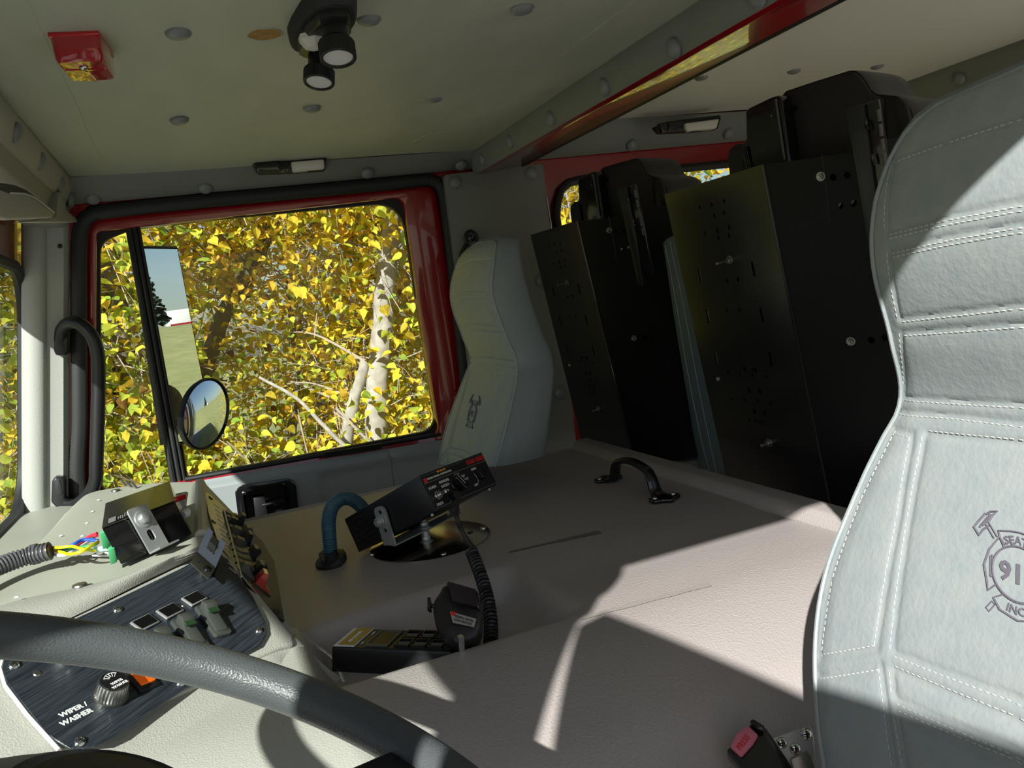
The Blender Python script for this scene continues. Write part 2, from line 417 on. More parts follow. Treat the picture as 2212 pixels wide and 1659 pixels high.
# windshield header: padded strip, plastic shelf below it
wa0, wa1 = V((-.218, YL, ZC)), V((-.218, 2.13, ZC)); wb0, wb1 = V((-.238, YL, 1.588)), V((-.238, 2.19, 1.588))
wn = V((1, 0, -.3)).normalized()
P1 = lambda x, y: on(x, y, wa0, wn)
strip('trim_1', wa0, wa1, wb0, wb1, wn, .010, [P1(28, 285), P1(82, 347), P1(124, 398), P1(147, 432)], nu=160, m='visor_grey')
mb = MB()
mb.prism([(-.236, YL, 1.60), (-.246, YL, 1.553), (-.262, YL, 1.545), (-.33, YL, 1.548), (-.33, YL, 1.66)], (0, 2.225, 0))
vh = struct(mb.build('trim_3', 'visor_grey', bevel=.004, origin=(-.27, 1.08, 1.57)))
mb = MB(); q = [at(96, 470, X=-.25), at(102, 416, X=-.25), at(116, 435, X=-.25), at(120, 455, X=-.25), at(147, 476, X=-.25), at(147, 482, X=-.25), at(25, 482, X=-.25)]
mb.prism([p for p in q], (.022, 0, 0)); mb.build('visor_hinge_cover', 'visor_grey', vh, bevel=.003)
# sun visor hanging under the shelf
sv = thing('sun_visor', 'grey padded sun visor folded under the windshield header, upper left corner', 'sun visor', (-.225, 1.3, 1.49))
ol = [at(x, y, X=-.215) for x, y in ((-260, 330), (0, 419), (30, 420), (52, 427), (72, 440), (99, 461), (102, 467), (98, 472), (0, 477), (-260, 430))]
mb = MB(); mb.prism(ol, (.012, -.004, 0)); mb.build('visor_panel', 'visor_grey', sv, bevel=.004, seg=3)
mb = MB(); mb.tube([p+V((.013, 0, 0)) for p in (ol[1], ol[2], ol[3], ol[4], ol[5])], .0016, 6); mb.build('piping', 'stitch', sv)
mb = MB(); mb.prism([p+V((-.012, 0, .004)) for p in [at(x, y, X=-.227) for x, y in ((-200, 330), (0, 400), (35, 405), (60, 415), (95, 440), (104, 455), (96, 463), (0, 430), (-200, 390))]], (.010, 0, 0)); mb.build('visor_arm_recess', 'black_plastic', sv)
# ---- roof cross beam between the two ceilings
bX = .792
strip('trim_4', (bX, 2.15, ZC+.004), (bX, YL, ZC+.004), (bX+.012, 2.17, 1.592), (bX+.012, YL, 1.592), V((-1, 0, -.2)).normalized(), .007,
      [on(x, y, (bX, 0, ZC), (-1, 0, -.2)) for x, y in ((1044, 344), (1104, 305), (1192, 255), (1308, 187), (1459, 103), (1640, -10))], nu=150)
mb = MB(); mb.prism([(.806, YL, 1.596), (.82, YL, 1.590), (.945, YL, 1.604), (.955, YL, 1.612), (.955, YL, 1.73), (.80, YL, 1.66)], (0, 2.2, 0))
struct(mb.build('trim_5', 'red_paint', bevel=.004, origin=(.87, 1.08, 1.62)))
mb = MB(); mb.tube([(.953, YL, 1.606), (.953, 2.18, 1.606)], .0035, 6); bl = struct(mb.build('trim_6', 'rubber', origin=(.95, 1.0, 1.655)))
# ---- rear side header and rear wall header
ra0 = V((.86, 2.13, 1.715)); ra1 = V((2.18, 2.13, ZR)); rb0 = V((.86, 2.19, 1.622)); rb1 = V((2.18, 2.19, 1.642))
rn = (rb0-ra0).cross(ra1-ra0).normalized(); rn = rn if rn.y < 0 else -rn
strip('trim_7', ra0, ra1, rb0, rb1, rn, .008, [on(x, y, ra0, rn) for x, y in ((1142, 338), (1364, 313), (1572, 288))], r=.0135)
strip('trim_8', (2.13, 2.13, ZR), (2.13, YL, ZR), (2.17, 2.19, 1.63), (2.17, YL, 1.63), V((-.9, 0, -.4)).normalized(), .008, [at(2074, 169, X=2.145), at(1880, 235, X=2.145), V((2.15, 1.1, 1.68))], r=.0135)
mb = MB(); mb.box((2.165, 1.08, 1.617), (.02, 2.2, .012)); struct(mb.build('trim_9', 'zinc', origin=(2.165, 1.08, 1.617)))
mb = MB(); mb.box((2.2, 1.08, .9), (.03, 2.3, 1.8)); struct(mb.build('wall_rear', 'headliner_lit', origin=(2.2, 1.08, .9)))
# ---- passenger side wall (red body metal) with door opening and rear window
DO = rpoly([W2(157, 452), W2(957, 376), W2(1003, 800), (.66, .40), (-.36, .40), W2(157, 1060)], [.05, .05, .02, .05, .05, .02])
RW = [W2(x, y) for x, y in ((1199, 470), (1201, 440), (1209, 412), (1226, 396), (1254, 389), (1400, 372), (1604, 352))] + [(1.9, 1.57), (1.93, 1.53), (1.93, 1.0), (1.9, .96), (1.10, .96), (1.065, 1.0)]
mb = MB(); mb.plate([(-.50, 0), (2.22, 0), (2.22, 1.74), (-.30, 1.74), (-.34, 1.56), (-.466, .86), (-.50, .6)], [DO, RW], xz(2.2), (0, .035, 0))
wr = struct(mb.build('wall_right', 'red_paint', origin=(.9, 2.2, .9), smooth=30))
w1 = bpy.data.objects.new('window_1', None); COL.objects.link(w1); w1.location = (1.5, 2.2, 1.25); struct(w1)
rim = [V((a, 2.19, b)) for a, b in RW]
mb = MB(); mb.tube(rim, .013, 8, closed=True); mb.build('rubber_seal', 'rubber', w1)
RWo = [W2(x, y) for x, y in ((1199, 470), (1201, 440), (1209, 412), (1226, 396), (1254, 389), (1400, 372), (1604, 352))]
mb = MB(); mb.plate([(1.0, .93), (1.98, .93), (1.98, 1.62), (1.0, 1.62)], [RW], xz(2.215), (0, .012, 0)); mb.build('window_surround', 'rubber', w1)
mb = MB(); mb.plate(RW, [], xz(2.222), (0, .004, 0)); mb.build('window_pane', 'window_glass', w1, smooth=0)
# B pillar padding
BP = [W2(x, y, 2.165) for x, y in ((959, 378), (1172, 354), (1184, 440), (1200, 560), (1245, 960), (1240, 1100), (1020, 1100), (1015, 800))]
mb = MB(); mb.plate(rpoly(BP, .01), [], xz(2.165), (0, .035, 0))
bp_ = struct(mb.build('wall_right', 'trim_vinyl', bevel=.006, seg=3, origin=(.85, 2.17, 1.2)), 'grey vinyl padding of the pillar behind the passenger door')
for x, y in ((984, 394), (1148, 374), (1172, 607), (1212, 850)): button(bp_, at(x, y, Y=2.163), (0, -1, 0), .0135)
mb = MB(); mb.tube([at(x, y, Y=2.163) for x, y in ((1181, 425), (1190, 480), (1200, 560), (1216, 680))], .0016, 6); mb.build('edge_strip', 'zinc', bp_)
# belt anchor on the pillar behind the seat
ba = thing('belt_anchor', 'black seat belt anchor loop on the pillar above the passenger seat', 'belt anchor', at(1018, 515, Y=2.15))
c = at(1018, 516, Y=2.13); mb = MB()
mb.tube([c+V((.018*math.cos(a), 0, .022*math.sin(a))) for a in [2*math.pi*k/20 for k in range(20)]], .005, 8, closed=True)
mb.tube(catmull([c+V((-.015, 0, -.012)), c+V((-.03, 0, -.03)), c+V((-.04, .0, -.05))], 4), .006, 8); mb.build('loop', 'black_plastic', ba)
mb = MB(); mb.cyl(c+V((0, .03, .002)), (0, -1, 0), .011, .035, 14); mb.build('anchor_bolt', 'black_gloss', ba, bevel=.002)
# ---- A pillar on the passenger side: flat face and rounded post
def px_(z): return -.246-.18*(1.56-z)
mb = MB(); rings = []
for z in (1.60, 1.2, .84):
    x = px_(z); prof = [(x, 2.2), (x-.002, 2.188), (x-.010, 2.178), (x-.036, 2.173), (x-.044, 2.170)]
    for k in range(9):
        a = math.pi*k/8; prof.append((x-.071+.027*math.cos(a), 2.170-.020*math.sin(a)))
    prof += [(x-.098, 2.185), (x, 2.21)]
    rings.append([V((a, b, z)) for a, b in prof])
mb.loft(rings); ap = struct(mb.build('wall_front', 'pillar_plastic', origin=(-.33, 2.18, 1.2), bevel=.0), 'grey plastic pillar between windshield and passenger door')
mb = MB(); mb.lathe([(.0055, 0), (.0055, .0015), (.003, .002), (0, .002)], at(130, 532, Y=2.176), (0, -1, 0), 12); mb.build('plug', 'black_plastic', ap)
# ---- windshield
WN = V((1, 0, -.18)).normalized(); WP = V((-.352, 0, 1.56))
def wsx(z): return -.352-.18*(1.56-z)
def wsf(a, b): return (wsx(b), a, b)
yR = on(47, 800, WP, WN).y; zt = on(0, 577, WP, WN).z+.012; zb = on(0, 1137, WP, WN).z-.012
WO = rrect(YL+.0, yR, zb, zt, [.13, .03, .03, .13], 8)
mb = MB(); mb.plate([(YL-.02, .35), (2.215, .35), (2.215, 1.62), (YL-.02, 1.62)], [WO], wsf, (-.010, 0, 0))
wf = struct(mb.build('wall_front', 'red_paint', origin=(-.42, 1.08, 1.0)), 'red windshield frame')
w2 = bpy.data.objects.new('window_2', None); COL.objects.link(w2); w2.location = (-.4, 1.08, 1.2); struct(w2)
mb = MB(); mb.tube([V(wsf(a, b))+V((.004, 0, 0)) for a, b in WO], .014, 8, closed=True); mb.build('rubber_seal', 'rubber', w2)
mb = MB(); mb.plate(WO, [], lambda a, b: (wsx(b)-.012, a, b), (-.005, 0, 0)); mb.build('window_pane', 'window_glass', w2, smooth=0)
# ---- driver side: rail, A pillar, rear quarter with opening enlarged to let light into the rear (all behind or beside the camera)
mb = MB(); mb.plate([(-.33, 1.66), (-.275, 1.69), (.80, 1.69), (.72, .0), (XB, 0), (XB, 1.76), (-.30, 1.76)], [rrect(.98, 2.05, .30, 1.66, .08)], xz(YL), (0, -.05, 0))
mb.plate([(-.38, 1.64), (-.29, 1.64), (-.39, .95), (-.39, .0), (-.62, 0), (-.49, .95)], [], xz(YL), (0, -.05, 0))
struct(mb.build('wall_left', 'trim_vinyl', origin=(.9, YL, .9), smooth=0))
# open driver door, hinged on the pillar, swung out behind the photographer
dd = bpy.data.objects.new('door_2', None); COL.objects.link(dd); dd.location = (-.27, -.10, .9); struct(dd)
hx = V((.272, -.962, 0))
fnD = lambda a, b: V((-.27, -.10, 0)) + hx*a + V((0, 0, b))
mb = MB(); mb.plate(rpoly([(0, .2), (.86, .2), (.86, 1.50), (.80, 1.555), (-.035, 1.565), (-.055, .95)], .01), [rrect(.16, .78, .90, 1.33, .05)], fnD, V((.962, .272, 0))*.04); mb.build('door_shell', 'red_paint', dd, smooth=0)  # frame above the glass deepened to add the unseen photographer's shade
mb = MB(); mb.plate(rrect(.16, .78, .90, 1.33, .05), [], lambda a, b: fnD(a, b)+V((.962, .272, 0))*.02, V((.962, .272, 0))*.004); mb.build('window_pane', 'window_glass', dd, smooth=0)
# ================================================================== PASSENGER DOOR
d1 = bpy.data.objects.new('door_1', None); COL.objects.link(d1); d1.location = (.2, 2.2, 1.0); struct(d1)
SEAL = [(172, 1090), (172, 900), (171, 700), (171, 560), (173, 510), (180, 482), (196, 466), (222, 458), (400, 438), (700, 410), (900, 391), (932, 390), (950, 402), (960, 430), (972, 520), (1003, 800), (1012, 900)]
sp_ = [at(x, y, Y=2.2) for x, y in SEAL]
sp_ = [sp_[0]+V((0, 0, -.4))] + sp_ + [sp_[-1]+V((0, 0, -.4))]
path = catmull(sp_, 14)
L = [0]
for i in range(1, len(path)): L.append(L[-1]+(path[i]-path[i-1]).length)
mb = MB(); N = 10; rings = []
fine = []
s = 0; j = 0; step = .0045
while s < L[-1]:
    while L[j+1] < s: j += 1
    fine.append(path[j].lerp(path[j+1], (s-L[j])/(L[j+1]-L[j]))); s += step
for i, p in enumerate(fine):
    a = fine[max(0, i-2)]; b = fine[min(len(fine)-1, i+2)]; t = (b-a).normalized(); e2 = V((0, -1, 0)); e1 = t.cross(e2).normalized()
    k = 1+.035*(1 if i % 2 else -1)
    rings.append([p + e1*math.cos(q)*.0185*k + e2*(math.sin(q)*.014*k+.004) for q in [2*math.pi*z/N for z in range(N)]])
mb.loft(rings); mb.build('rubber_seal', 'rubber', d1)
# red door frame with the glass opening
ix = lambda dx, dy: [(x+dx, y+dy) for x, y in ()]
OUT = rpoly([W2(190, 475, 2.215), W2(938, 402, 2.215), W2(1000, 810, 2.215), (.63, .42), (-.30, .42), W2(190, 1060, 2.215)], [.03, .03, .01, .03, .03, .01])
GL = rpoly([W2(208, 500, 2.215), W2(872, 425, 2.215), W2(950, 938, 2.215), W2(205, 1075, 2.215)], [.012, .03, .03, .01])
mb = MB(); mb.plate(OUT, [GL], xz(2.215), (0, .04, 0)); mb.build('door_frame', 'red_paint', d1, bevel=.003, smooth=30)
mb = MB(); mb.plate(rpoly([(a, b) for a, b in [W2(150, 448, 2.235), W2(965, 368, 2.235), W2(1010, 830, 2.235), (.66, .4), (-.35, .4), W2(150, 1060, 2.235)]], .02), [GL], xz(2.248), (0, .02, 0)); mb.build('door_outer_skin', 'red_paint', d1, smooth=0)
# black glass channel: vent pane opening and main opening
Yg = 2.245
GLo = rpoly([W2(206, 497, Yg), W2(876, 424, Yg), W2(955, 940, Yg), W2(203, 1085, Yg)], .01)
MAIN = rpoly([W2(301, 490, Yg), W2(866, 436, Yg), W2(945, 928, Yg), W2(400, 1032, Yg)], [.004, .085, .055, .004], 8)
VENT = rpoly([W2(216, 522, Yg), W2(272, 500, Yg), W2(372, 1046, Yg), W2(218, 1075, Yg)], [.075, .004, .004, .05], 8)
mb = MB(); mb.plate(GLo, [MAIN, VENT], xz(Yg), (0, .02, 0)); mb.build('glass_channel', 'rubber', d1, smooth=0)
mb = MB(); mb.plate(MAIN, [], xz(Yg+.008), (0, .004, 0)); mb.build('window_pane', 'window_glass', d1, smooth=0)
mb = MB(); mb.plate(VENT, [], xz(Yg+.010), (0, .004, 0)); mb.build('vent_pane', 'window_glass', d1, smooth=0)
mb = MB()
for a, b, r in (((277, 488), (376, 1048), .008), ((289, 487), (389, 1044), .006), ((299, 486), (399, 1040), .0035)):
    p, q = at(a[0], a[1], Y=2.238), at(b[0], b[1], Y=2.238); mb.tube([p, q], r, 8)
mb.build('divider_bar', 'rubber', d1)
mb = MB(); p, q = at(400, 1036, Y=2.22), at(952, 938, Y=2.22); mb.tube([p, q], .007, 8); mb.build('belt_wiper', 'rubber', d1)
mb = MB(); p, q = at(503, 468, Y=2.236), at(532, 465, Y=2.236); mb.box((p+q)/2, ((q-p).length, .01, .008)); mb.build('channel_clip', 'black_plastic', d1)
# moulded vinyl lower door panel with a swage and a shoulder
zt0 = W2(380, 1043, 2.19)[1]-.005; zt1 = W2(955, 945, 2.19)[1]-.006
HR = [W2(x, y, 2.16) for x, y in ((512, 1062), (530, 1050), (620, 1038), (634, 1048), (640, 1130), (528, 1150), (518, 1140))]
def dpan(a, b):
    t = (a+.30)/.96; top = zt0+(zt1-zt0)*(a+.117)/.70
    d = top-b
    y = 2.19-.030*sstep(0, .02, d) + .012*sstep(.02, .05, d)*(0) 
    sw = W2(690, 1050, 2.16)[0]
    y += .010*sstep(sw-.004, sw+.012, a)*sstep(.02, .05, d)
    cr = W2(848, 1010, 2.16)[0]
    y += .006*math.exp(-((a-cr)/.004)**2)
    return V((a, y, b))
mb = MB(); hx0 = min(p[0] for p in HR); hx1 = max(p[0] for p in HR); hz0 = min(p[1] for p in HR); hz1 = max(p[1] for p in HR)
xs = [-.31+.94*i/150 for i in range(151)]
ds = [0, .004, .008, .012, .016, .02, .024, .028, .033, .038, .045, .055, .07, .09, .11, .13, .15, .18, .25, .35, .45]
ring = []
for a in xs: 
    top = zt0+(zt1-zt0)*(a+.117)/.70
    ring.append([dpan(a, top-d) for d in ds])
vs = [p for r in ring for p in r]; nv = len(ds); fs = []
for i in range(len(xs)-1):
    for j in range(nv-1):
        c = (vs[i*nv+j]+vs[(i+1)*nv+j+1])/2
        if hx0+.006 < c.x < hx1-.006 and hz0+.004 < c.z < hz1-.008: continue
        fs.append((i*nv+j, (i+1)*nv+j, (i+1)*nv+j+1, i*nv+j+1))
mb.add(vs, fs); mb.build('inner_panel', 'door_vinyl', d1, fixn=False)
# recessed latch cup
q = HR; mb = MB()
cupo = [at(x, y, Y=2.152) for x, y in ((508, 1066), (514, 1054), (525, 1048), (622, 1034), (634, 1038), (640, 1052), (648, 1140), (530, 1162), (520, 1160))]
cupi = [at(x, y, Y=2.152) for x, y in ((525, 1072), (529, 1066), (536, 1062), (614, 1050), (620, 1052), (624, 1060), (632, 1135), (545, 1150), (537, 1150))]
cupb = [p + V((0, .045, 0)) + (at(580, 1100, Y=2.152)-p)*.12 for p in cupi]
mb.loft([[p+V((0, .008, 0)) for p in cupo], cupo, cupi, cupb], caps=False); mb.add(cupb, [tuple(range(len(cupb)))])
dh = mb.build('latch_cup', 'black_gloss', d1, bevel=.001)
pl_ = [at(x, y, Y=2.165) for x, y in ((547, 1076), (572, 1073), (578, 1110), (560, 1132), (552, 1120))]
mb = MB(); mb.prism(pl_, (0, .012, 0)); mb.box(at(590, 1086, Y=2.17), (.06, .012, .006)); mb.build('latch_lever', 'black_plastic', dh, bevel=.002)
screw(dh, at(527, 1065, Y=2.150), (0, -1, 0), .006); screw(dh, at(614, 1046, Y=2.150), (0, -1, 0), .005, m='black_gloss')
# slot vent in the door shoulder
vt = MB(); p0, p1 = at(702, 985, Y=2.158), at(822, 966, Y=2.158); dv = (p1-p0)
for k in range(3): vt.tube([p0+V((0, -.001, -.004*k+.006)), p1+V((0, -.001, -.004*k+.006))], .0018, 6)
vt.box((p0+p1)/2+V((0, .003, .002)), (dv.length+.01, .004, .016), (dv.normalized(), V((0, 1, 0)), dv.normalized().cross(V((0, -1, 0)))))
vt.build('sill_vent', 'black_plastic', d1)
# ---- grab handle on the pillar
gh = thing('grab_handle', 'long black grab handle bolted to the pillar beside the passenger door', 'grab handle', at(140, 900, Y=2.17))
g = [at(x, y, Y=Y) for x, y, Y in ((132, 735, 2.165), (135, 712, 2.145), (150, 698, 2.115), (172, 700, 2.09), (196, 722, 2.08), (209, 755, 2.08), (213, 800, 2.08), (211, 900, 2.08), (208, 1000, 2.08), (206, 1040, 2.085), (190, 1070, 2.10), (165, 1090, 2.13), (140, 1095, 2.16))]
mb = MB(); mb.tube(catmull(g, 6), .0155, 12); mb.build('grip', 'black_plastic', gh)
for pts_, wn_ in ((((118, 712), (126, 698), (150, 700), (148, 760), (140, 768), (120, 768), (116, 758)), (131, 745)), (((112, 1040), (118, 1030), (140, 1032), (140, 1078), (160, 1082), (158, 1096), (125, 1100), (110, 1085)), (126, 1052))):
    mb = MB(); mb.prism([at(x, y, Y=2.148) for x, y in pts_], (0, .03, 0)); f = mb.build('mount_foot', 'black_plastic', gh, bevel=.005, seg=3)
    c = at(wn_[0], wn_[1], Y=2.1465); mb = MB(); mb.prism([c+V((a, 0, b)) for a, b in rrect(-.0065, .0065, -.02, .02, .006)], (0, .004, 0)); mb.build('bolt_cover', 'rubber', f, bevel=.001)
# ---- lamps at the headers
def header_lamp(name, label, pts, lens, body, Y, nrm):
    t = thing(name, label, 'dome light', at(pts[0][0], pts[0][1], Y=Y))
    mb = MB(); mb.prism([at(x, y, Y=Y) for x, y in pts], (0, .03, 0)); mb.build('housing', 'black_plastic', t, bevel=.002)
    mb = MB(); mb.prism([at(x, y, Y=Y-.012) for x, y in lens], (0, .03, 0)); mb.build('lens', 'white_lens', t, bevel=.005, seg=3)
    mb = MB()
    for b in body: mb.prism([at(x, y, Y=Y-.014) for x, y in b], (0, .016, 0))
    mb.build('switch_body', 'black_gloss', t, bevel=.002)
    return t
header_lamp('dome_light', 'slim black and white dome light on the header above the passenger door', ((544, 350), (700, 335), (706, 341), (703, 366), (640, 371), (560, 374)), ((628, 349), (700, 343), (702, 364), (632, 370)),
            (((549, 352), (604, 347), (604, 372), (596, 366), (562, 367), (558, 374), (553, 372)), ((604, 353), (625, 350), (624, 371), (602, 373))), 2.09, None)
header_lamp('dome_light', 'slim black and white dome light above the rear side window, switch in shadow', ((1418, 272), (1440, 262), (1556, 248), (1558, 254), (1551, 278), (1500, 283), (1430, 286)), ((1480, 266), (1555, 256), (1549, 277), (1490, 282), (1482, 278)),
            (((1424, 266), (1440, 262), (1446, 284), (1432, 287)), ((1446, 266), (1475, 262), (1472, 278), (1462, 284), (1444, 284))), 2.05, None)
# ---- red warning light on the ceiling
rl = thing('red_ceiling_light', 'rectangular red plastic marker light on the ceiling, upper left', 'warning light', (-.075, 1.16, ZC))
zl = 1.614
c = V((-.079, 1.207, zl)); ax_ = V((.99, -.10, 0)).normalized(); ay_ = V((.10, .99, 0)).normalized(); w_, h_ = .056, .088
rings = []
for k, (s_, z) in enumerate(((1.04, ZC+.003), (1.04, ZC-.006), (1.03, ZC-.018), (1.0, zl+.005), (.93, zl), (.3, zl-.001))):
    rings.append([V((c.x, c.y, z)) + ax_*a + ay_*b for a, b in rrect(-w_/2*s_, w_/2*s_, -h_/2*s_, h_/2*s_, .009*s_, 4)])
mb = MB(); mb.loft(rings); ln = mb.build('lens', 'red_lens', rl)
mb = MB(); mb.box(c+V((0, 0, -.0005))-ay_*.010, (w_*.85, .005, .003), (ax_, ay_, V((0, 0, 1)))); mb.box(c+V((0, 0, -.0005))+ay_*.018, (.004, .045, .003), (ax_, ay_, V((0, 0, 1)))); mb.build('lens_rib', 'red_lens', ln)
mb = MB(); mb.box(V((c.x, c.y, ZC-.003)), (w_*1.07, h_*1.07, .006), (ax_, ay_, V((0, 0, 1)))); mb.build('base', 'red_plastic', rl, bevel=.002)
screw(rl, c+V((0, 0, -.001))-ay_*.02, (0, 0, -1), .0055, name='screw')
# ---- bare wooden patch (hole in the headliner)
hp = thing('headliner_hole', 'oval hole cut in the ceiling vinyl showing bare wood', 'hole', at(572, 74, Z=ZC))
c = at(572, 74, Z=ZC-.0012); e = at(610, 72, Z=ZC)-at(535, 76, Z=ZC); rr = e.length/2
mb = MB(); mb.lathe([(rr, 0), (rr*.97, .0008), (0, .0008)], c, (0, 0, 1), 28); mb.build('wood_patch', 'wood', hp)
mb = MB(); mb.tube([c + V((math.cos(a)*rr*(1+.02*math.sin(7*a)), math.sin(a)*rr*(1+.03*math.sin(5*a)), .0)) for a in [2*math.pi*k/40 for k in range(40)]], .0011, 5, closed=True); mb.build('torn_edge', 'headliner', hp)
# ---- twin spot map light
ml = thing('map_light', 'black twin-spot map light with ribbed swivel heads on the ceiling', 'map light', (.26, 1.22, ZC))
base = [at(x, y, Z=1.628) for x, y in ((628, 92), (636, 72), (656, 40), (686, 12), (725, 4), (765, 7), (771, 20), (771, 52), (760, 68), (720, 76), (660, 118), (648, 120), (632, 112))]
c = sum(base, V())/len(base)
mb = MB(); rings = []
for s_, z in ((1.03, ZC+.002), (1.05, ZC-.008), (1.0, 1.634), (.93, 1.628), (.3, 1.627)):
    rings.append([V((c.x+(p.x-c.x)*s_, c.y+(p.y-c.y)*s_, z)) for p in base])
mb.loft(rings); mb.build('padded_base', 'charcoal_fabric', ml)
b2 = [c+(p-c)*.8 for p in base]; mb = MB(); mb.loft([[V((p.x, p.y, 1.630)) for p in b2], [V((p.x, p.y, 1.618)) for p in b2], [V((c.x+(p.x-c.x)*.9, c.y+(p.y-c.y)*.9, 1.614)) for p in b2]])
mb.build('body', 'black_plastic', ml)
pr = at(678, 98, Z=1.607); mb = MB(); mb.lathe([(.020, 0), (.019, -.006), (.012, -.016), (0, -.018)], pr+V((0, 0, .012)), (0, 0, 1), 6); mb.build('diffuser', 'white_lens', ml, smooth=0)
def spot(px0, px1, rad, zt_, tilt):
    top = at(px0[0], px0[1], Z=zt_); bot = at(px1[0], px1[1], D=(top-CAM).dot(F)-.006); ax = (bot-top).normalized(); H = (bot-top).length
    h = MB(); h.lathe([(rad*.72, -.012), (rad*.72, H*.45), (rad*.8, H*.5)], top, ax, 24); hh = h.build('swivel_head', 'black_plastic', ml)
    e1, e2, a = basis(ax); m2 = MB(); n = 72; rg = []
    for hgt, rs in ((H*.42, .86), (H*.5, 1.0), (H*.98, 1.0), (H, .95), (H, .84), (H*.93, .80)):
        rg.append([top + a*hgt + (e1*math.cos(2*math.pi*k/n) + e2*math.sin(2*math.pi*k/n))*rad*rs*(1.0 if (k % 2 or rs < .95) else .95) for k in range(n)])
    m2.loft(rg, caps=False); m2.build('ribbed_ring', 'black_plastic', hh)
    m3 = MB(); m3.lathe([(rad*.80, H*.93), (rad*.5, H*.80), (rad*.18, H*.76)], top, ax, 24); m3.build('reflector', 'truck_white', hh)
    m4 = MB(); m4.lathe([(rad*.18, H*.76), (rad*.14, H*.88), (0, H*.9)], top, ax, 12); m4.build('bulb', 'chrome', hh)
spot((722, 62), (731, 128), .0235, 1.612, 0)
spot((690, 128), (689, 180), .0215, 1.606, 0)
# ================================================================== ENGINE COVER
eng = thing('engine_cover', 'large grey-brown vinyl covered engine cover filling the middle of the cab between the seats', 'engine cover', (.45, 1.3, 0))
def ez(x, y):
    z = .83
    d = .87-y
    if d > 0: z -= 1.15*d*d + .25*sstep(0, .5, d)*d
    if d > .16: z -= 6.0*(d-.16)**2
    # tray recess beside the dashboard
    fx = sstep(.055, .085, x)*(1-sstep(.345, .40, x)); fy = sstep(.885, .925, y)*(1-sstep(1.05, 1.10, y-.12*(x-.1)))
    z -= .040*fx*fy
    # slight sag across the middle seam
    z -= .006*math.exp(-((y-1.02)/.07)**2)*sstep(.3, .5, x)
    # left part falls to the lower dash
    z += .012*(1-sstep(-.25, .06, x))*sstep(.7, .9, y)
    return z
mb = MB()
NX, NY = 80, 190
def ef(u, v):
    x = .02+u*.845; y = .58+v*1.235
    return V((x, y, ez(x, y)))
mb.grid(NX, NY, ef)
mb.build('padded_top', 'engine_vinyl', eng, fixn=False)
mb = MB()
mb.prism([(.865, .58, .58), (.04, .58, .58), (.04, .58, 0), (.865, .58, 0)], (0, 1.22, 0)); mb.prism([(.04, 1.815, .825), (.865, 1.815, .825), (.865, 1.815, 0), (.04, 1.815, 0)], (0, -.02, 0)); mb.build('side_skirt', 'engine_vinyl', eng)
mb = MB(); mb.tube([(-.0, 1.808, .824), (.86, 1.808, .824)], .010, 8); mb.build('edge_welt', 'engine_vinyl', eng)
# raised rail at the rear edge
mb = MB(); prof = [(.826, .828), (.832, .842), (.842, .849), (.875, .850), (.884, .844), (.888, .82), (.888, .5), (.88, .5), (.84, .8)]
mb.prism([(a, .62, b) for a, b in prof], (0, 1.19, 0)); mb.build('rear_rail', 'engine_vinyl', eng, bevel=.003)
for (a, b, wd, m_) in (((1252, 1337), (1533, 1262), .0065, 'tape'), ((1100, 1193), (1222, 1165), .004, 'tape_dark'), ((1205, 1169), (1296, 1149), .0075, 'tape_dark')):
    p, q = at(*a, Z=.8305), at(*b, Z=.8305); n = 24; mb = MB(); e = (q-p).normalized(); s_ = V((-e.y, e.x, 0))
    L1 = []; L2 = []
    for k in range(n+1):
        c = p.lerp(q, k/n); ww = wd*(.75+.35*math.sin(k*.9+wd*900)*.25+.25*k/n); 
        for LL, sg in ((L1, 1), (L2, -1)):
            g_ = c+s_*ww*sg; LL.append(V((g_.x, g_.y, ez(g_.x, g_.y)+.0012)))
    mb.loft([L1, L2], closed=False, caps=False)
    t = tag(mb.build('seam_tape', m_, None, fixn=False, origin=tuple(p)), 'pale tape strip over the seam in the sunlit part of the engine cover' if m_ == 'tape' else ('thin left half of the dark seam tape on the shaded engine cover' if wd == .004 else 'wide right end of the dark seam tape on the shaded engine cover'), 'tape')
# engine cover handle
hd_ = thing('grab_handle', 'black arched pull handle screwed to the back of the engine cover', 'handle', (.74, 1.34, .83))
p0, p1 = V((.738, 1.447, .83)), V((.740, 1.235, .83)); e = (p1-p0).normalized(); sx = V((1, 0, 0))
pr_ = [p0+e*.012+V((0, 0, .004)), p0+e*.028+V((0, 0, .012)), p0+e*.038+V((0, 0, .035)), p0+e*.055+V((0, 0, .050)), p0.lerp(p1, .5)+V((0, 0, .058)), p1-e*.055+V((0, 0, .050)), p1-e*.038+V((0, 0, .035)), p1-e*.028+V((0, 0, .012)), p1-e*.012+V((0, 0, .004))]
pp = catmull(pr_, 6); rings = []
for i, p in enumerate(pp):
    t = (pp[min(i+1, len(pp)-1)]-pp[max(i-1, 0)]).normalized(); nn = t.cross(sx).normalized(); u = i/(len(pp)-1)
    wd = .0115+.007*abs(2*u-1)**4; th = .0065
    rings.append([p + sx*math.cos(a)*wd + nn*math.sin(a)*th for a in [2*math.pi*k/14 for k in range(14)]])
mb = MB(); mb.loft(rings); mb.build('grip', 'black_gloss', hd_)
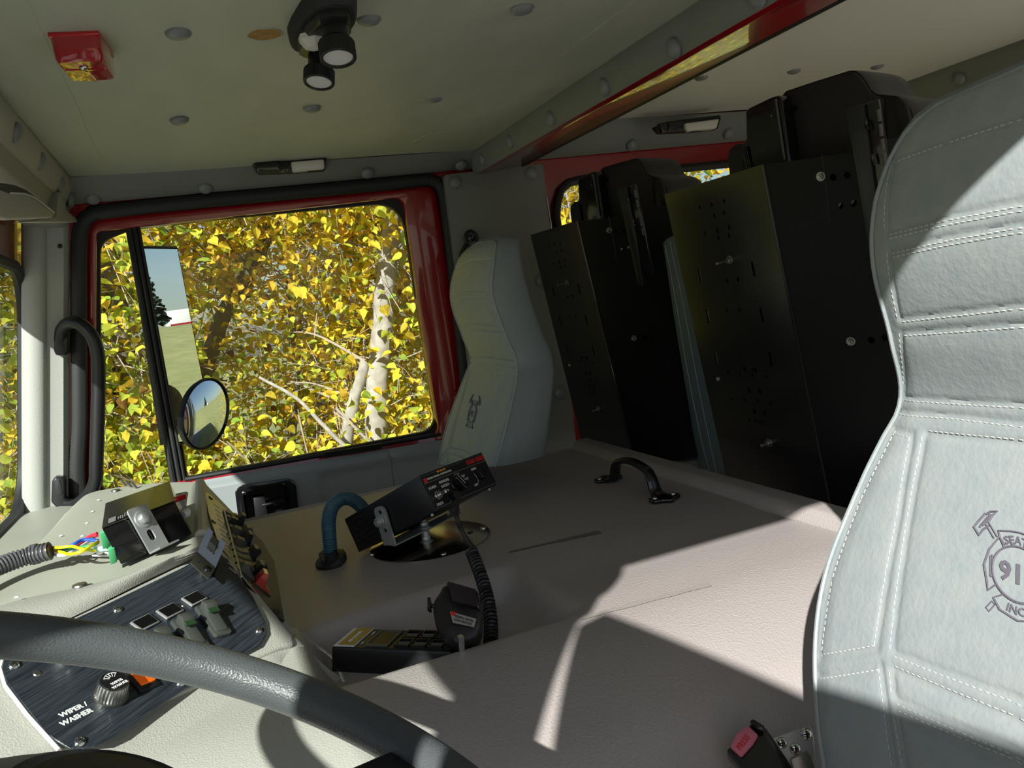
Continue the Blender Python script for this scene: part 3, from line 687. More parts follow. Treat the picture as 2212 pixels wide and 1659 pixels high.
for P, sg in ((p0, 1), (p1, -1)):
    o2 = [(a, b) for a, b in rpoly([(-.030, -.012), (-.012, -.016), (0, -.03), (.012, -.016), (.030, -.012), (.030, .012), (-.030, .012)], .008)]
    mb = MB(); mb.prism([P + V((a, -b*sg, .001)) + e*sg*.0 for a, b in [(x_, y_) for x_, y_ in o2]], (0, 0, .007)); ft = mb.build('foot', 'black_gloss', hd_, bevel=.002)
    for a in (-.020, .020): screw(ft, P+V((a, 0, .008)), (0, 0, 1), .0052, m='chrome')
# ================================================================== DASHBOARD
da = thing('dashboard', 'pale grey-green dashboard with a raised instrument hood, lower left', 'dashboard', (-.2, 1.3, .5))
A, B, C_ = V((-.031, 1.197, .945)), V((-.237, .947, .945)), V((.013, 1.023, .86))
pn = (B-A).cross(C_-A).normalized(); pn = pn if pn.z > 0 else -pn
pu = (A-B).normalized(); pv = pn.cross(pu).normalized()
PP = lambda x, y, h=0.0: on(x, y, A+pn*h, pn)
PB = A - pn*.003
# hood top
top = [at(x, y, Z=.955) for x, y in ((-260, 1425), (0, 1308), (200, 1262), (330, 1225), (425, 1192), (452, 1172))]
tp = [V(p) for p in top]
far = [V((-.040, 1.70, .953)), V((-.075, 1.77, .950)), V((-.16, 1.85, .948)), V((-.255, 1.89, .945)), V((-.285, 1.80, .945)), V((-.293, 1.52, .948)), V((-.315, 1.25, .95)), V((-.345, 1.0, .95)), V((-.38, .80, .95))]
# surface patch from the near fold edge to the far crest
near = catmull(tp, 8); n_ = len(near)
def farpt(u):
    keys = [V((-.40, .75, .948)), V((-.36, .95, .950)), V((-.318, 1.25, .950)), V((-.295, 1.52, .948)), V((-.287, 1.78, .945)), V((-.262, 1.88, .944)), V((-.16, 1.845, .947)), V((-.075, 1.765, .95)), V((-.042, 1.70, .953))]
    k = u*(len(keys)-1); i = min(int(k), len(keys)-2); c = catmull(keys, 6); j = u*(len(c)-1); a = min(int(j), len(c)-2); return c[a].lerp(c[a+1], j-a)
def hood(u, v):
    j = u*(n_-1); a = min(int(j), n_-2); p = near[a].lerp(near[a+1], j-a); q = farpt(u)
    r = p.lerp(q, v); r.z = .953 + .008*math.sin(math.pi*min(1, v*1.0)) * (.5+.5*math.sin(math.pi*u)) - .006*sstep(.93, 1, v)
    return r
mb = MB(); mb.grid(70, 60, hood); mb.build('hood_top', 'dash_green', da, fixn=False)
# rounded crest falling away to the cowl
mb = MB(); rings = []
for k in range(60):
    p = hood(k/59, 1.0); c = V((-.14, 1.45, 0)); o_ = V((p.x-c.x, p.y-c.y, 0)).normalized()
    if p.x < -.29: o_ = V((-1, .0, 0))
    rings.append([p, p+o_*.006+V((0, 0, -.003)), p+o_*.011+V((0, 0, -.010)), p+o_*.014+V((0, 0, -.03)), p+o_*.016+V((0, 0, -.09))])
mb.loft(rings, closed=False, caps=False); mb.build('hood_edge', 'dash_green', da, fixn=False)
# low cowl running to the windshield
mb = MB(); mb.prism([(-.50, YL, .885), (-.50, 2.195, .885), (-.30, 2.195, .885), (-.26, 2.0, .885), (-.28, 1.3, .885), (-.30, YL, .885)], (0, 0, -.05)); mb.build('cowl', 'dash_green', da, bevel=.01, seg=3)
mb = MB(); mb.prism([(-.45, YL+.02, .84), (-.45, 2.19, .84), (-.34, 2.19, .84), (-.34, YL+.02, .84)], (0, 0, -.84)); mb.build('dash_base', 'dash_green', da)
# leather-grained roll between the hood top and the instrument face
fold = near; lower = []
def face(u, v):
    """instrument face plane in (u along, v down) coordinates"""
    return PB + pu*u + pv*v
pe = [PP(x, y, -.003) for x, y in ((-330, 1600), (0, 1408), (40, 1388), (200, 1312), (330, 1247), (420, 1205), (464, 1183))]
pe = catmull(pe, 7)
def roll(u, v):
    a = u*(n_-1); i = min(int(a), n_-2); p = near[i].lerp(near[i+1], a-i)
    b = u*(len(pe)-1); j = min(int(b), len(pe)-2); q = pe[j].lerp(pe[j+1], b-j)
    r = p.lerp(q, v); return r + (pn*.6+V((0, 0, .5)))*.010*math.sin(math.pi*v)
mb = MB(); mb.grid(90, 16, roll); mb.build('leather_roll', 'dash_leather', da, fixn=False, smooth=60)
# instrument face (cream surround) and lever side
Fp = [PP(x, y, -.0035) for x, y in ((-330, 1600), (0, 1408), (200, 1312), (464, 1183), (476, 1180), (560, 1282), (634, 1372), (636, 1390), (600, 1400), (450, 1470), (300, 1535), (130, 1625), (-150, 1760), (-330, 1790))]
mb = MB(); mb.prism(Fp, -pn*.02); mb.build('instrument_face', 'dash_leather', da, bevel=.004, seg=3)
# lower dash sheet under the face
g1 = catmull([PP(x, y, -.008) for x, y in ((-330, 1785), (130, 1618), (300, 1530), (450, 1464), (600, 1398), (640, 1378))], 6)
def lowd(u, v):
    a = u*(len(g1)-1); i = min(int(a), len(g1)-2); p = g1[i].lerp(g1[i+1], a-i)
    q = V((p.x+.05, p.y-.05, ez(p.x+.05, p.y-.05)-.004)); q.z = min(q.z, p.z-.004)
    r = p.lerp(q, v); r.z -= .006*math.sin(math.pi*v); return r
mb = MB(); mb.grid(60, 8, lowd); mb.build('fairing_lip', 'dash_leather', da, fixn=False)
mb = MB()
def lf(u, v):
    y = .50+v*.60; xe = .075 + .06*sstep(.9, .6, y)*0 ; xe = .066 - .03*(1-sstep(.55, .85, y))*0 + .05*(1-sstep(.62, .95, y))
    x = -.44+u*(xe+.44); return V((x, y, ez(x, y) + .0035 - .006*sstep(.96, 1.0, u)))
mb.grid(60, 60, lf); mb.build('lower_fairing', 'dash_leather', da, fixn=False)
# lever console side: slanted face between hood edge and engine cover
c00, c01, c10, c11 = V((-.040, 1.213, .951)), V((-.042, 1.70, .951)), V((.052, 1.075, .829)), V((.046, 1.575, .829))
def lev(u, v):   # u along Y (near->far), v down
    return (c00.lerp(c01, u)).lerp(c10.lerp(c11, u), v)
ln_ = (c01-c00).cross(c10-c00).normalized(); ln_ = ln_ if ln_.x > 0 else -ln_
mb = MB(); mb.grid(20, 8, lev); mb.build('lever_console_side', 'dash_leather', da, fixn=False)
mb = MB(); mb.add([c01, c11, V((-.10, 1.74, .945)), V((-.10, 1.66, .82))], [(0, 1, 3, 2)]); mb.build('console_end', 'dash_leather', da)
mb = MB(); mb.tube([c00+V((-.004, 0, -.004)), c01+V((-.004, 0, -.004))], .007, 8); mb.tube([c00+V((-.004, 0, -.004)), c10+V((-.006, 0, 0))], .007, 8); mb.build('rounded_edge', 'dash_leather', da)
# ridge and channel on top by the box
mb = MB(); mb.tube([V((-.048, 1.24, .954)), V((-.050, 1.69, .953))], .010, 10); mb.build('top_ridge', 'dash_leather', da)
mb = MB(); mb.box((-.082, 1.42, .9585), (.020, .34, .004)); mb.build('top_channel', 'black_plastic', da, bevel=.001)
# screws and chips on the hood
for x, y in ((172, 1265), (250, 1060)):
    p = at(x, y, Z=.958); mb = MB(); mb.lathe([(.009, 0), (.008, .0022), (.005, .0026), (0, .0026)], p+V((0, 0, .0)), (0, 0, 1), 14); mb.build('screw', 'steel', da)
mb = MB()
for x, y in ((213, 1080), (200, 1105), (188, 1130), (178, 1158), (132, 1157), (158, 1214), (36, 1290), (240, 1100)):
    mb.lathe([(.0035, 0), (.002, .0012), (0, .0014)], at(x, y, Z=.9615), (0, 0, 1), 6)
o_ = mb.build('paint_chips', 'print_white', da); o_['kind'] = 'stuff'
# vent grille slits at the far end
for k in range(3):
    mb = MB(); p = at(272+k*12, 1050+k*3, Z=.955); mb.tube([p, p+V((-.008, .0, .016))], .003, 6); mb.build('wire_clip', 'steel', da)
# ---- dark brushed instrument plate
PL = [PP(x, y, 0) for x, y in ((22, 1402), (200, 1322), (385, 1233), (448, 1200), (470, 1196), (492, 1212), (545, 1290), (572, 1345), (575, 1372), (560, 1398), (450, 1455), (240, 1600), (205, 1616), (150, 1622), (100, 1590), (15, 1480), (3, 1450), (8, 1415))]
pc = sum(PL, V())/len(PL)
gp = mb = MB(); mb.prism(PL, pn*.0025); gp = mb.build('gauge_plate', 'brushed_dark', da, bevel=.0008, seg=1)
mb = MB(); mb.tube([PP(x, y, .001) for x, y in ((10, 1412), (1, 1445), (12, 1482), (60, 1545), (128, 1620))], .0022, 6); mb.build('plate_edge', 'print_white', gp)
for x, y in ((254, 1317), (30, 1438), (559, 1362), (390, 1475), (172, 1603)): screw(gp, PP(x, y, .0025), pn, .0055)
for x, y, r in ((396, 1308, .0028), (80, 1455, .004)): mb = MB(); mb.lathe([(r, 0), (r*.8, r*.3), (0, r*.35)], PP(x, y, .0025), pn, 12); mb.build('rivet', 'steel', gp)
# local picture-aligned axes on the plate
def plate_axes(a, b):
    p, q = PP(*a), PP(*b); e = (q-p).normalized(); return e, pn.cross(e).normalized()
eu, ev = plate_axes((345, 1330), (435, 1285))          # along the switch row
for x, y, k in ((313, 1345, 0), (367, 1320, 1), (420, 1293, 2)):
    c = PP(x, y, .004); mb = MB(); mb.box(c, (.028, .0195, .003), (eu, ev, pn)); f = mb.build('tell_tale_frame', 'label_silver', gp, bevel=.0012)
    mb = MB(); mb.box(c+pn*.0014, (.0235, .0155, .0015), (eu, ev, pn)); mb.build('tell_tale_window', 'screen_black', f)
def rocker(x0, y0, x1, y1, par, n='rocker_switch'):
    p, q = PP(x0, y0, .0025), PP(x1, y1, .0025); ax = (q-p); L = ax.length; e = ax.normalized(); s_ = pn.cross(e).normalized(); c = (p+q)/2
    mb = MB(); mb.prism([c+e*a+s_*b for a, b in rrect(-L/2, L/2, -.0118, .0118, .004)], pn*.006); r = mb.build(n, 'switch_grey', par, bevel=.0018)
    mb = MB(); mb.prism([c + s_*(-.0078) + e*a + pn*h for a, h in ((-L*.40, .005), (-L*.40, .017), (-L*.22, .020), (-L*.02, .010), (L*.40, .0075), (L*.40, .005))], s_*.0156); mb.build('paddle', 'switch_grey', r, bevel=.001)
    mb = MB(); mb.box(c - e*L*.10 + pn*.0155, (.010, .013, .002), (e.lerp(pn, -.0).normalized(), s_, pn)); mb.build('legend_lens', 'green_lens', r)
rocker(436, 1313, 482, 1377, gp); rocker(384, 1342, 434, 1406, gp); rocker(334, 1372, 384, 1440, gp)
# knobs
def knob(x, y, rad, h, par, cap=True):
    c = PP(x, y, .0025); e1, e2, a = basis(pn); n = 60
    mb = MB(); rings = []
    for hh, rs, kn in ((0, 1.08, 0), (.004, 1.08, 0), (.0045, .98, 1), (h*.92, .92, 1), (h, .86, 0)):
        rings.append([c + a*hh + (e1*math.cos(2*math.pi*k/n) + e2*math.sin(2*math.pi*k/n))*rad*rs*(.94 if kn and k % 2 else 1) for k in range(n)])
    mb.loft(rings); kb = mb.build('wiper_knob', 'knob_metal', par)
    mb = MB(); mb.lathe([(rad*.86, h-.001), (rad*.80, h+.0015), (0, h+.002)], c, pn, 28); mb.build('knob_cap', 'black_gloss', kb); return c+pn*(h+.0023), kb
kc, kb = knob(237, 1505, .0165, .020, gp)
ku, kv = plate_axes((150, 1560), (200, 1533))
text_on('lettering', 'WIPER', .0045, kc-kv*.0035, ku, kv, 'print_white', kb); text_on('lettering', 'WASHER', .0045, kc-kv*.0085, ku, kv, 'print_white', kb)
mb = MB()
for k in range(5): a0_ = R_(40+k*25); mb.tube([kc+ku*.004*math.cos(a0_)+kv*(.0015+.004*math.sin(a0_)), kc+ku*.0085*math.cos(a0_)+kv*(.0015+.0085*math.sin(a0_))], .0004, 4)
mb.tube([kc+ku*.009*math.cos(R_(a))+kv*(.0015+.009*math.sin(R_(a))) for a in range(35, 150, 10)], .0005, 4); mb.build('wiper_symbol', 'print_white', kb)
knob(150, 1410, .016, .020, gp)
tu, tv = plate_axes((135, 1555), (188, 1530))
text_on('lettering', 'WIPER /', .0082, PP(159, 1533, .0027), tu, tv, 'print_white', gp, bold=.0002); text_on('lettering', 'WASHER', .0082, PP(166, 1549, .0027), tu, tv, 'print_white', gp, bold=.0002)
# orange indicator
p, q = PP(276, 1434, .003), PP(324, 1490, .003); e = (q-p).normalized(); s_ = pn.cross(e).normalized(); c = (p+q)/2
mb = MB(); mb.box(c, ((q-p).length, .024, .006), (e, s_, pn)); ii = mb.build('indicator_lamp', 'black_plastic', gp, bevel=.001)
mb = MB(); mb.box(c+pn*.002-e*.003+s_*.0015, (.038, .017, .006), (e, s_, pn)); mb.build('orange_lens', 'lens_orange', ii, bevel=.001)
# ---- lever panel on the console side
Lp = lambda x, y, h=0.0: on(x, y, c00+ln_*h, ln_)
pts_ = [Lp(x, y, .001) for x, y in ((441, 1068), (446, 1066), (520, 1130), (565, 1172), (590, 1215), (612, 1345), (600, 1338), (530, 1265), (468, 1175), (448, 1110))]
mb = MB(); mb.prism(pts_, ln_*.003); lp = mb.build('switch_plate', 'plate_dark', da, bevel=.0005, seg=1)
for x, y in ((455, 1076), (461, 1127), (542, 1157), (570, 1232), (597, 1320)):
    mb = MB(); mb.lathe([(.005, 0), (.004, .002), (0, .0025)], Lp(x, y, .004), ln_, 12); mb.build('screw', 'black_gloss', lp)
dy_ = (c01-c00).normalized(); dd_ = ln_.cross(dy_).normalized(); dd_ = dd_ if dd_.z < 0 else -dd_
# two rows of rocker levers, far to near
s0, s1 = Lp(494, 1106), Lp(527, 1262)
def lrow(s0, s1, n, hgt, seed, dn):
    rnd = random.Random(seed)
    for k in range(n):
        c = s0.lerp(s1, k/(n-1)); w_ = (s1-s0).length/(n-1)*.82
        mb = MB(); mb.prism([c - dy_*w_/2 + dd_*a + ln_*h for a, h in ((-.017, .003), (-.017, .006), (.017, .006), (.017, .003))], dy_*w_); b = mb.build('rocker_switch', 'black_gloss', lp, bevel=.0006, seg=1)
        up_ = rnd.random() < .5; hh = hgt*(1.0 if up_ else .8)
        prf = ((-.013, .005), (-.013, hh), (-.006, hh+.002), (.002, .010), (.013, .008), (.013, .005)) if up_ else ((-.013, .005), (-.013, .008), (-.003, .010), (.006, hh+.002), (.013, hh), (.013, .005))
        mb = MB(); mb.prism([c - dy_*w_*.4 + dd_*a + ln_*h for a, h in prf], dy_*w_*.8)
        mb.build('paddle', 'red_plastic' if (dn and k == n-1) else ('lever_tan' if rnd.random() < .35 else 'grey_plastic' if rnd.random() < .3 else 'black_plastic'), b, bevel=.0006, seg=1)
lrow(Lp(514, 1140), Lp(558, 1272), 9, .024, 3, True)
lrow(Lp(494, 1120), Lp(526, 1245), 11, .016, 5, False)
mb = MB(); mb.tube([Lp(484, 1103, .006), Lp(522, 1245, .006)], .0018, 6); mb.build('row_rail', 'steel', lp)
mb = MB()
for k in range(14):
    t = k/13; a = Lp(474+t*36, 1098+t*140, .0045); b = a+dd_*-.012; mb.box((a+b)/2, (.0022, .013, .0006), (dy_, dd_, ln_))
o_ = mb.build('legend_marks', 'steel', lp); o_['kind'] = 'stuff'
# ---- bent steel clip at the dash corner
sc_ = thing('steel_clip', 'small bent bare steel clip bracket screwed to the corner of the instrument panel', 'bracket', PP(437, 1228))
q = [(409, 1218), (440, 1250), (480, 1212), (432, 1182)]; qv = [PP(x, y, .018) for x, y in ((410, 1217), (450, 1253), (474, 1222), (429, 1190))]
mb = MB(); mb.plate([(0, 0), (.040, 0), (.040, .028), (0, .028)], [[(.011+.0028*math.cos(a), .014+.0028*math.sin(a)) for a in [k*math.pi/5 for k in range(10)]]], lambda a, b, O=qv[0], E1=(qv[2]-qv[3]).normalized(), E2=(qv[3]-qv[0]).normalized(): O+(qv[1]-qv[0]).normalized()*a+E2*b, pn*.0018)
mb.build('flange', 'steel', sc_, smooth=0)
e1_ = (qv[1]-qv[0]).normalized(); e2_ = (qv[3]-qv[0]).normalized(); O2 = qv[0]+e2_*.028
mb = MB(); mb.plate([(0, 0), (.040, 0), (.040, .035), (.029, .035), (.029, .012), (.012, .012), (.012, .035), (0, .035)], [], lambda a, b: O2+e1_*a+(e2_*.55+pn*.83)*b, pn*.0018); mb.build('forked_tab', 'steel', sc_, smooth=0)
mb = MB(); mb.box(O2+e1_*.02+e2_*.016+pn*.018, (.014, .016, .010), (e1_, e2_, pn)); mb.build('catch', 'grey_plastic', sc_, bevel=.001)
screw(sc_, qv[0]+e1_*.030+e2_*.014+pn*.0018, pn, .0055, m='black_gloss')
mb = MB(); mb.cyl(PP(443, 1240, .0), pn, .013, .019, 18); mb.build('standoff', 'black_plastic', sc_)
# ================================================================== RELAY BOX WITH BRACKET
rb = thing('controller_box', 'small black metal controller box bolted to the dashboard by a steel bracket', 'electronic box', at(310, 1190, Z=.955))
zt_ = 1.012
T = [at(x, y, Z=zt_) for x, y in ((221, 1143), (378, 1084), (371, 1042), (229, 1089))]
ex_ = (T[1]-T[0]).normalized(); nb = at(247, 1206, Z=.963); dn_ = V((.015, -.012, -.050))
T[2] = T[1]+(T[3]-T[0]); 
mb = MB(); mb.prism(T, dn_); bx = mb.build('case', 'black_gloss', rb, bevel=.0015)
up3 = (T[1]-T[0]).cross(T[3]-T[0]).normalized(); up3 = up3 if up3.z > 0 else -up3; eb = (T[3]-T[0]).normalized()
mb = MB(); mb.prism([p+up3*.0005 for p in (T[0]-ex_*.0005, T[1]+ex_*.0005, T[2]+ex_*.0005, T[3]-ex_*.0005)], up3*.0012); mb.build('lid', 'plate_dark', rb, bevel=.0004, seg=1)
lc = T[0]+ex_*.008+eb*.010+up3*.0019
mb = MB(); mb.prism([lc, lc+ex_*.052, lc+ex_*.052+eb*.034, lc+eb*.034], up3*.0003); lb_ = mb.build('rating_label', 'screen_black', rb)
mb = MB(); mb.prism([lc+up3*.0004+ex_*.001+eb*.001, lc+up3*.0004+ex_*.013+eb*.001, lc+up3*.0004+ex_*.013+eb*.033, lc+up3*.0004+ex_*.001+eb*.033], up3*.0002); mb.build('label_panel', 'label_silver', lb_)
mb = MB()
rr_ = random.Random(4)
for k in range(9): mb.box(lc+ex_*(.017+k*.0036)+eb*(.017+rr_.uniform(-.004, .004))+up3*.0006, (.0019, rr_.uniform(.018, .029), .0003), (ex_, eb, up3))
o_ = mb.build('fine_print', 'label_silver', lb_); o_['kind'] = 'stuff'
fn_ = ex_.cross(dn_.normalized()).normalized(); fn_ = fn_ if fn_.y < 0 else -fn_
dnn = dn_.normalized()
bc = T[0]+ex_*.058-dnn*.012+fn_*.002
mb = MB()
hole = rrect(-.0045, .0045, .036, .052, .004)
mb.plate(rpoly([(-.017, .0), (.017, .0), (.019, .066), (-.015, .066)], [.006, .006, 0, 0]), [hole], lambda a, b: bc+ex_*a+dnn*b, fn_*.0025)
fo = bc+dnn*.066
mb.box(fo+ex_*.002+fn_*.012+dnn*.001, (.034, .024, .0025), (ex_, fn_, dnn)); br = mb.build('mounting_bracket', 'zinc', rb, bevel=.0006, seg=1)
w0 = bc+dnn*.019+fn_*.0025
mb = MB(); mb.cyl(w0, fn_, .0125, .0015, 24); mb.build('washer', 'zinc', br, bevel=.0004)
mb = MB(); mb.cyl(w0+fn_*.0015, fn_, .0078, .0055, 6); mb.lathe([(.006, .0055), (.005, .0062), (0, .0062)], w0+fn_*.0015, fn_, 16); mb.build('hex_bolt', 'zinc', br, bevel=.0005, seg=1)
rs = T[1]+ex_*.0
mb = MB(); mb.box(rs+ex_*.010+eb*.030+dn_*.05, (.022, .009, .008), (ex_, eb, up3)); mb.build('red_connector', 'red_plastic', rb, bevel=.001)
mb = MB(); mb.tube([rs+eb*.022+dn_*.5, rs+ex_*.010+eb*.022+dn_*.5], .006, 10); mb.tube([rs+eb*.034+dn_*.5, rs+ex_*.012+eb*.034+dn_*.5], .005, 10); mb.build('white_connector', 'wire_white', rb)
gs = T[0]+dn_*.55+eb*.018
mb = MB(); mb.box(T[0]-ex_*.006+eb*.026+dn_*.35, (.012, .016, .022), (ex_, eb, up3)); mb.box(T[0]-ex_*.005+eb*.008+dn_*.72, (.010, .018, .020), (ex_, eb, up3)); mb.build('green_terminal', 'green_plastic', rb, bevel=.0008)
# wiring loom and wires
wl = thing('wiring_harness', 'corrugated black conduit with coloured wires leading to the controller box', 'wiring', at(20, 1220, Z=.96))
lo = catmull([at(x, y, Z=z) for x, y, z in ((-140, 1290, .985), (-60, 1250, .985), (0, 1222, .987), (55, 1203, .988), (108, 1190, .99))], 40)
def corr(path, r, pitch, depth, m, name, par, n=14):
    L = [0]
    for i in range(1, len(path)): L.append(L[-1]+(path[i]-path[i-1]).length)
    st = pitch/4; fine = []; s = 0; j = 0
    while s < L[-1]-1e-6:
        while L[j+1] < s: j += 1
        fine.append(path[j].lerp(path[j+1], (s-L[j])/max(1e-9, L[j+1]-L[j]))); s += st
    mb = MB(); e1 = None; rings = []
    for i, p in enumerate(fine):
        t = (fine[min(i+1, len(fine)-1)]-fine[max(i-1, 0)]).normalized()
        if e1 is None: e1 = basis(t)[0]
        e1 = (e1-t*e1.dot(t)).normalized(); e2 = t.cross(e1); rr = r - (depth if i % 4 in (0,) else depth*.8 if i % 4 == 1 else 0)
        rings.append([p+(e1*math.cos(a)+e2*math.sin(a))*rr for a in [2*math.pi*k/n for k in range(n)]])
    mb.loft(rings); return mb.build(name, m, par, smooth=25)
corr(lo, .0125, .0052, .0022, 'loom', 'corrugated_conduit', wl, 16)
mb = MB(); mb.lathe([(.0137, -.004), (.0137, .004), (.0125, .004), (.0125, -.004)], at(76, 1197, Z=.988), (lo[-1]-lo[-40]).normalized(), 18); mb.build('conduit_clamp', 'loom', wl)
st_ = lo[-1]; T1 = T[0]-ex_*.012+dn_*.5; lax = (lo[-1]-lo[-8]).normalized(); mb = MB(); mb.cyl(lo[-1]-lax*.002, lax, .0098, .0028, 16); mb.build('bore_shade', 'panel_black', wl)  # black disc paints the shade inside the hollow conduit end
def wire(m, pts, r=.0021): mb = MB(); mb.tube(catmull(pts, 6), r, 8); mb.build('wire', m, wl)
Zw = .985
def wp(l): return [at(x, y, Z=z) for x, y, z in l]
wire('wire_yellow', wp([(100, 1182, .99), (128, 1183, .992), (155, 1180, .992), (178, 1186, .990), (205, 1190, .982)]))
wire('wire_yellow', wp([(100, 1189, .985), (130, 1192, .985), (150, 1197, .986), (175, 1192, .988), (195, 1180, .99), (212, 1170, .988)]))
wire('wire_green', wp([(104, 1190, .982), (142, 1188, .984), (165, 1183, .984), (200, 1178, .984), (212, 1172, .984)]))
wire('wire_white', wp([(104, 1196, .98), (140, 1199, .982), (175, 1180, .982), (205, 1160, .984)]))
wire('wire_blue', wp([(125, 1186, .984), (155, 1178, .99), (180, 1166, .992), (212, 1168, .988)]), .0024)
wire('wire_red', wp([(140, 1192, .98), (170, 1175, .982), (190, 1160, .988), (210, 1152, .992)]))
wire('wire_red', wp([(160, 1186, .978), (180, 1170, .982), (196, 1158, .988), (210, 1157, .990)]))
mb = MB(); mb.tube([at(203, 1188, Z=.982), at(234, 1184, Z=.980)], .0042, 10); mb.build('clear_sleeve', 'clear_sleeve', wl)
wire('wire_white', wp([(225, 1192, .966), (245, 1200, .964), (200, 1200, .966)]), .0014)
# ================================================================== SUSPENSION SEATS
SZ = [.55, .70, .80, .87, .95, 1.03, 1.10, 1.16, 1.25, 1.32, 1.36, 1.375]
SX = [.40, .44, .455, .48, .515, .555, .585, .572, .556, .575, .60, .625]
SYC = .393
def seatX(z): return sinterp(z, SZ, SX)
def seat_pt(x, y):
    z = 1.1
    for _ in range(50): z = .5*z+.5*at(x, y, X=seatX(z)).z
    p = at(x, y, X=seatX(z)); return (p.y-SYC, p.z)
EDGE = [(2212, 150), (2100, 190), (2000, 240), (1930, 320), (1890, 420), (1880, 480), (1885, 600), (1920, 740), (1935, 885), (1900, 950), (1830, 1100), (1775, 1250), (1755, 1400), (1765, 1600), (1775, 1659)]
ew = sorted([(p[1], p[0]) for p in (seat_pt(*e) for e in EDGE)])
EZ = [.55] + [a for a, b in ew]; EW = [.125] + [b for a, b in ew]
ZTOP = max(EZ)+.002
def seatw(z):
    if z > EZ[-1]: return EW[-1]*math.sqrt(max(0, 1-((z-EZ[-1])/(ZTOP-EZ[-1]+1e-6))**2))
    return sinterp(z, EZ, EW)
# stitched seam polylines in seat coordinates (offset from centre line, height), traced on the driver seat's plane
def SP(l): return [seat_pt(x, y) for x, y in l]
def clampc(l):  # extend last point to centre line
    return l
HALF = [
    (SP([(1926, 345), (2060, 300), (2212, 252)]), 'c', 1), (SP([(1926, 345), (1920, 420), (1921, 500)]), 0, 1), (SP([(1921, 500), (2060, 466), (2212, 436)]), 'c', 2),
    (SP([(1926, 540), (2060, 510), (2212, 482)]), 'c', 2), (SP([(1926, 540), (1934, 620), (1946, 688)]), 0, 1), (SP([(1946, 688), (2212, 656)]), 'c', 1),
    (SP([(1950, 718), (2212, 696)]), 'c', 1), (SP([(1950, 718), (1952, 790), (1945, 858)]), 0, 1), (SP([(1945, 858), (2212, 868)]), 'c', 1),
    (SP([(1933, 889), (2070, 894), (2212, 908)]), 'c', 1),
    (SP([(1926, 928), (1976, 937), (1950, 1120), (1905, 1398), (1765, 1424), (1790, 1250), (1850, 1080), (1926, 928)]), 0, 1),
    (SP([(2212, 953), (2006, 936), (1975, 1120), (1941, 1402), (2212, 1498)]), 'cc', 1),
    (SP([(1762, 1460), (1915, 1432), (1950, 1659)]), 0, 1),
    (SP([(2212, 1548), (1940, 1440), (1947, 1503), (2212, 1612)]), 'cc', 1),
    (SP([(2212, 1642), (1952, 1537), (1975, 1659)]), 'c1', 1),
]
SEAMS = []
for l, c, k in HALF:
    l = list(l); neg = -min(0, min(p[0] for p in l)); m = [(-a, b) for a, b in l if a > neg+.004]
    if c == 'c': SEAMS.append((l + m[::-1], k, 1))
    elif c == 'cc': SEAMS.append((l + m[::-1] + [l[0]], k, 1))
    elif c == 'c1': SEAMS.append((m[::-1] + l, k, 1))
    else: SEAMS.append((l, k, 1)); SEAMS.append(([(-a, b) for a, b in l], k, -1))
def segd(p, a, b):
    ax, ay = b[0]-a[0], b[1]-a[1]; q = ax*ax+ay*ay
    t = 0 if q == 0 else max(0, min(1, ((p[0]-a[0])*ax+(p[1]-a[1])*ay)/q))
    return math.hypot(p[0]-a[0]-t*ax, p[1]-a[1]-t*ay)
SEGS = [(l[i], l[i+1]) for l, k, g_s in SEAMS for i in range(len(l)-1)]
ZG = {}
for s_ in SEGS:
    for zi in range(int(min(s_[0][1], s_[1][1])*50)-1, int(max(s_[0][1], s_[1][1])*50)+2): ZG.setdefault(zi, []).append(s_)
def seam_depth(u, z):
    d = 1
    for a, b in ZG.get(int(z*50), ()):
        d = min(d, segd((u, z), a, b))
    return math.exp(-(d/.0021)**2)*.0020 + math.exp(-(d/.010)**2)*.0008
def seat_surf(u, z, deep=True, lift=0.0):
    w_ = max(seatw(z), .004); t = min(1, abs(u)/w_)
    x = seatX(z) - .010*(1-t*t) + .020*max(0, t-.86)**1.5*4
    if deep: x += seam_depth(u, z)
    return V((x-lift, SYC+u, z))
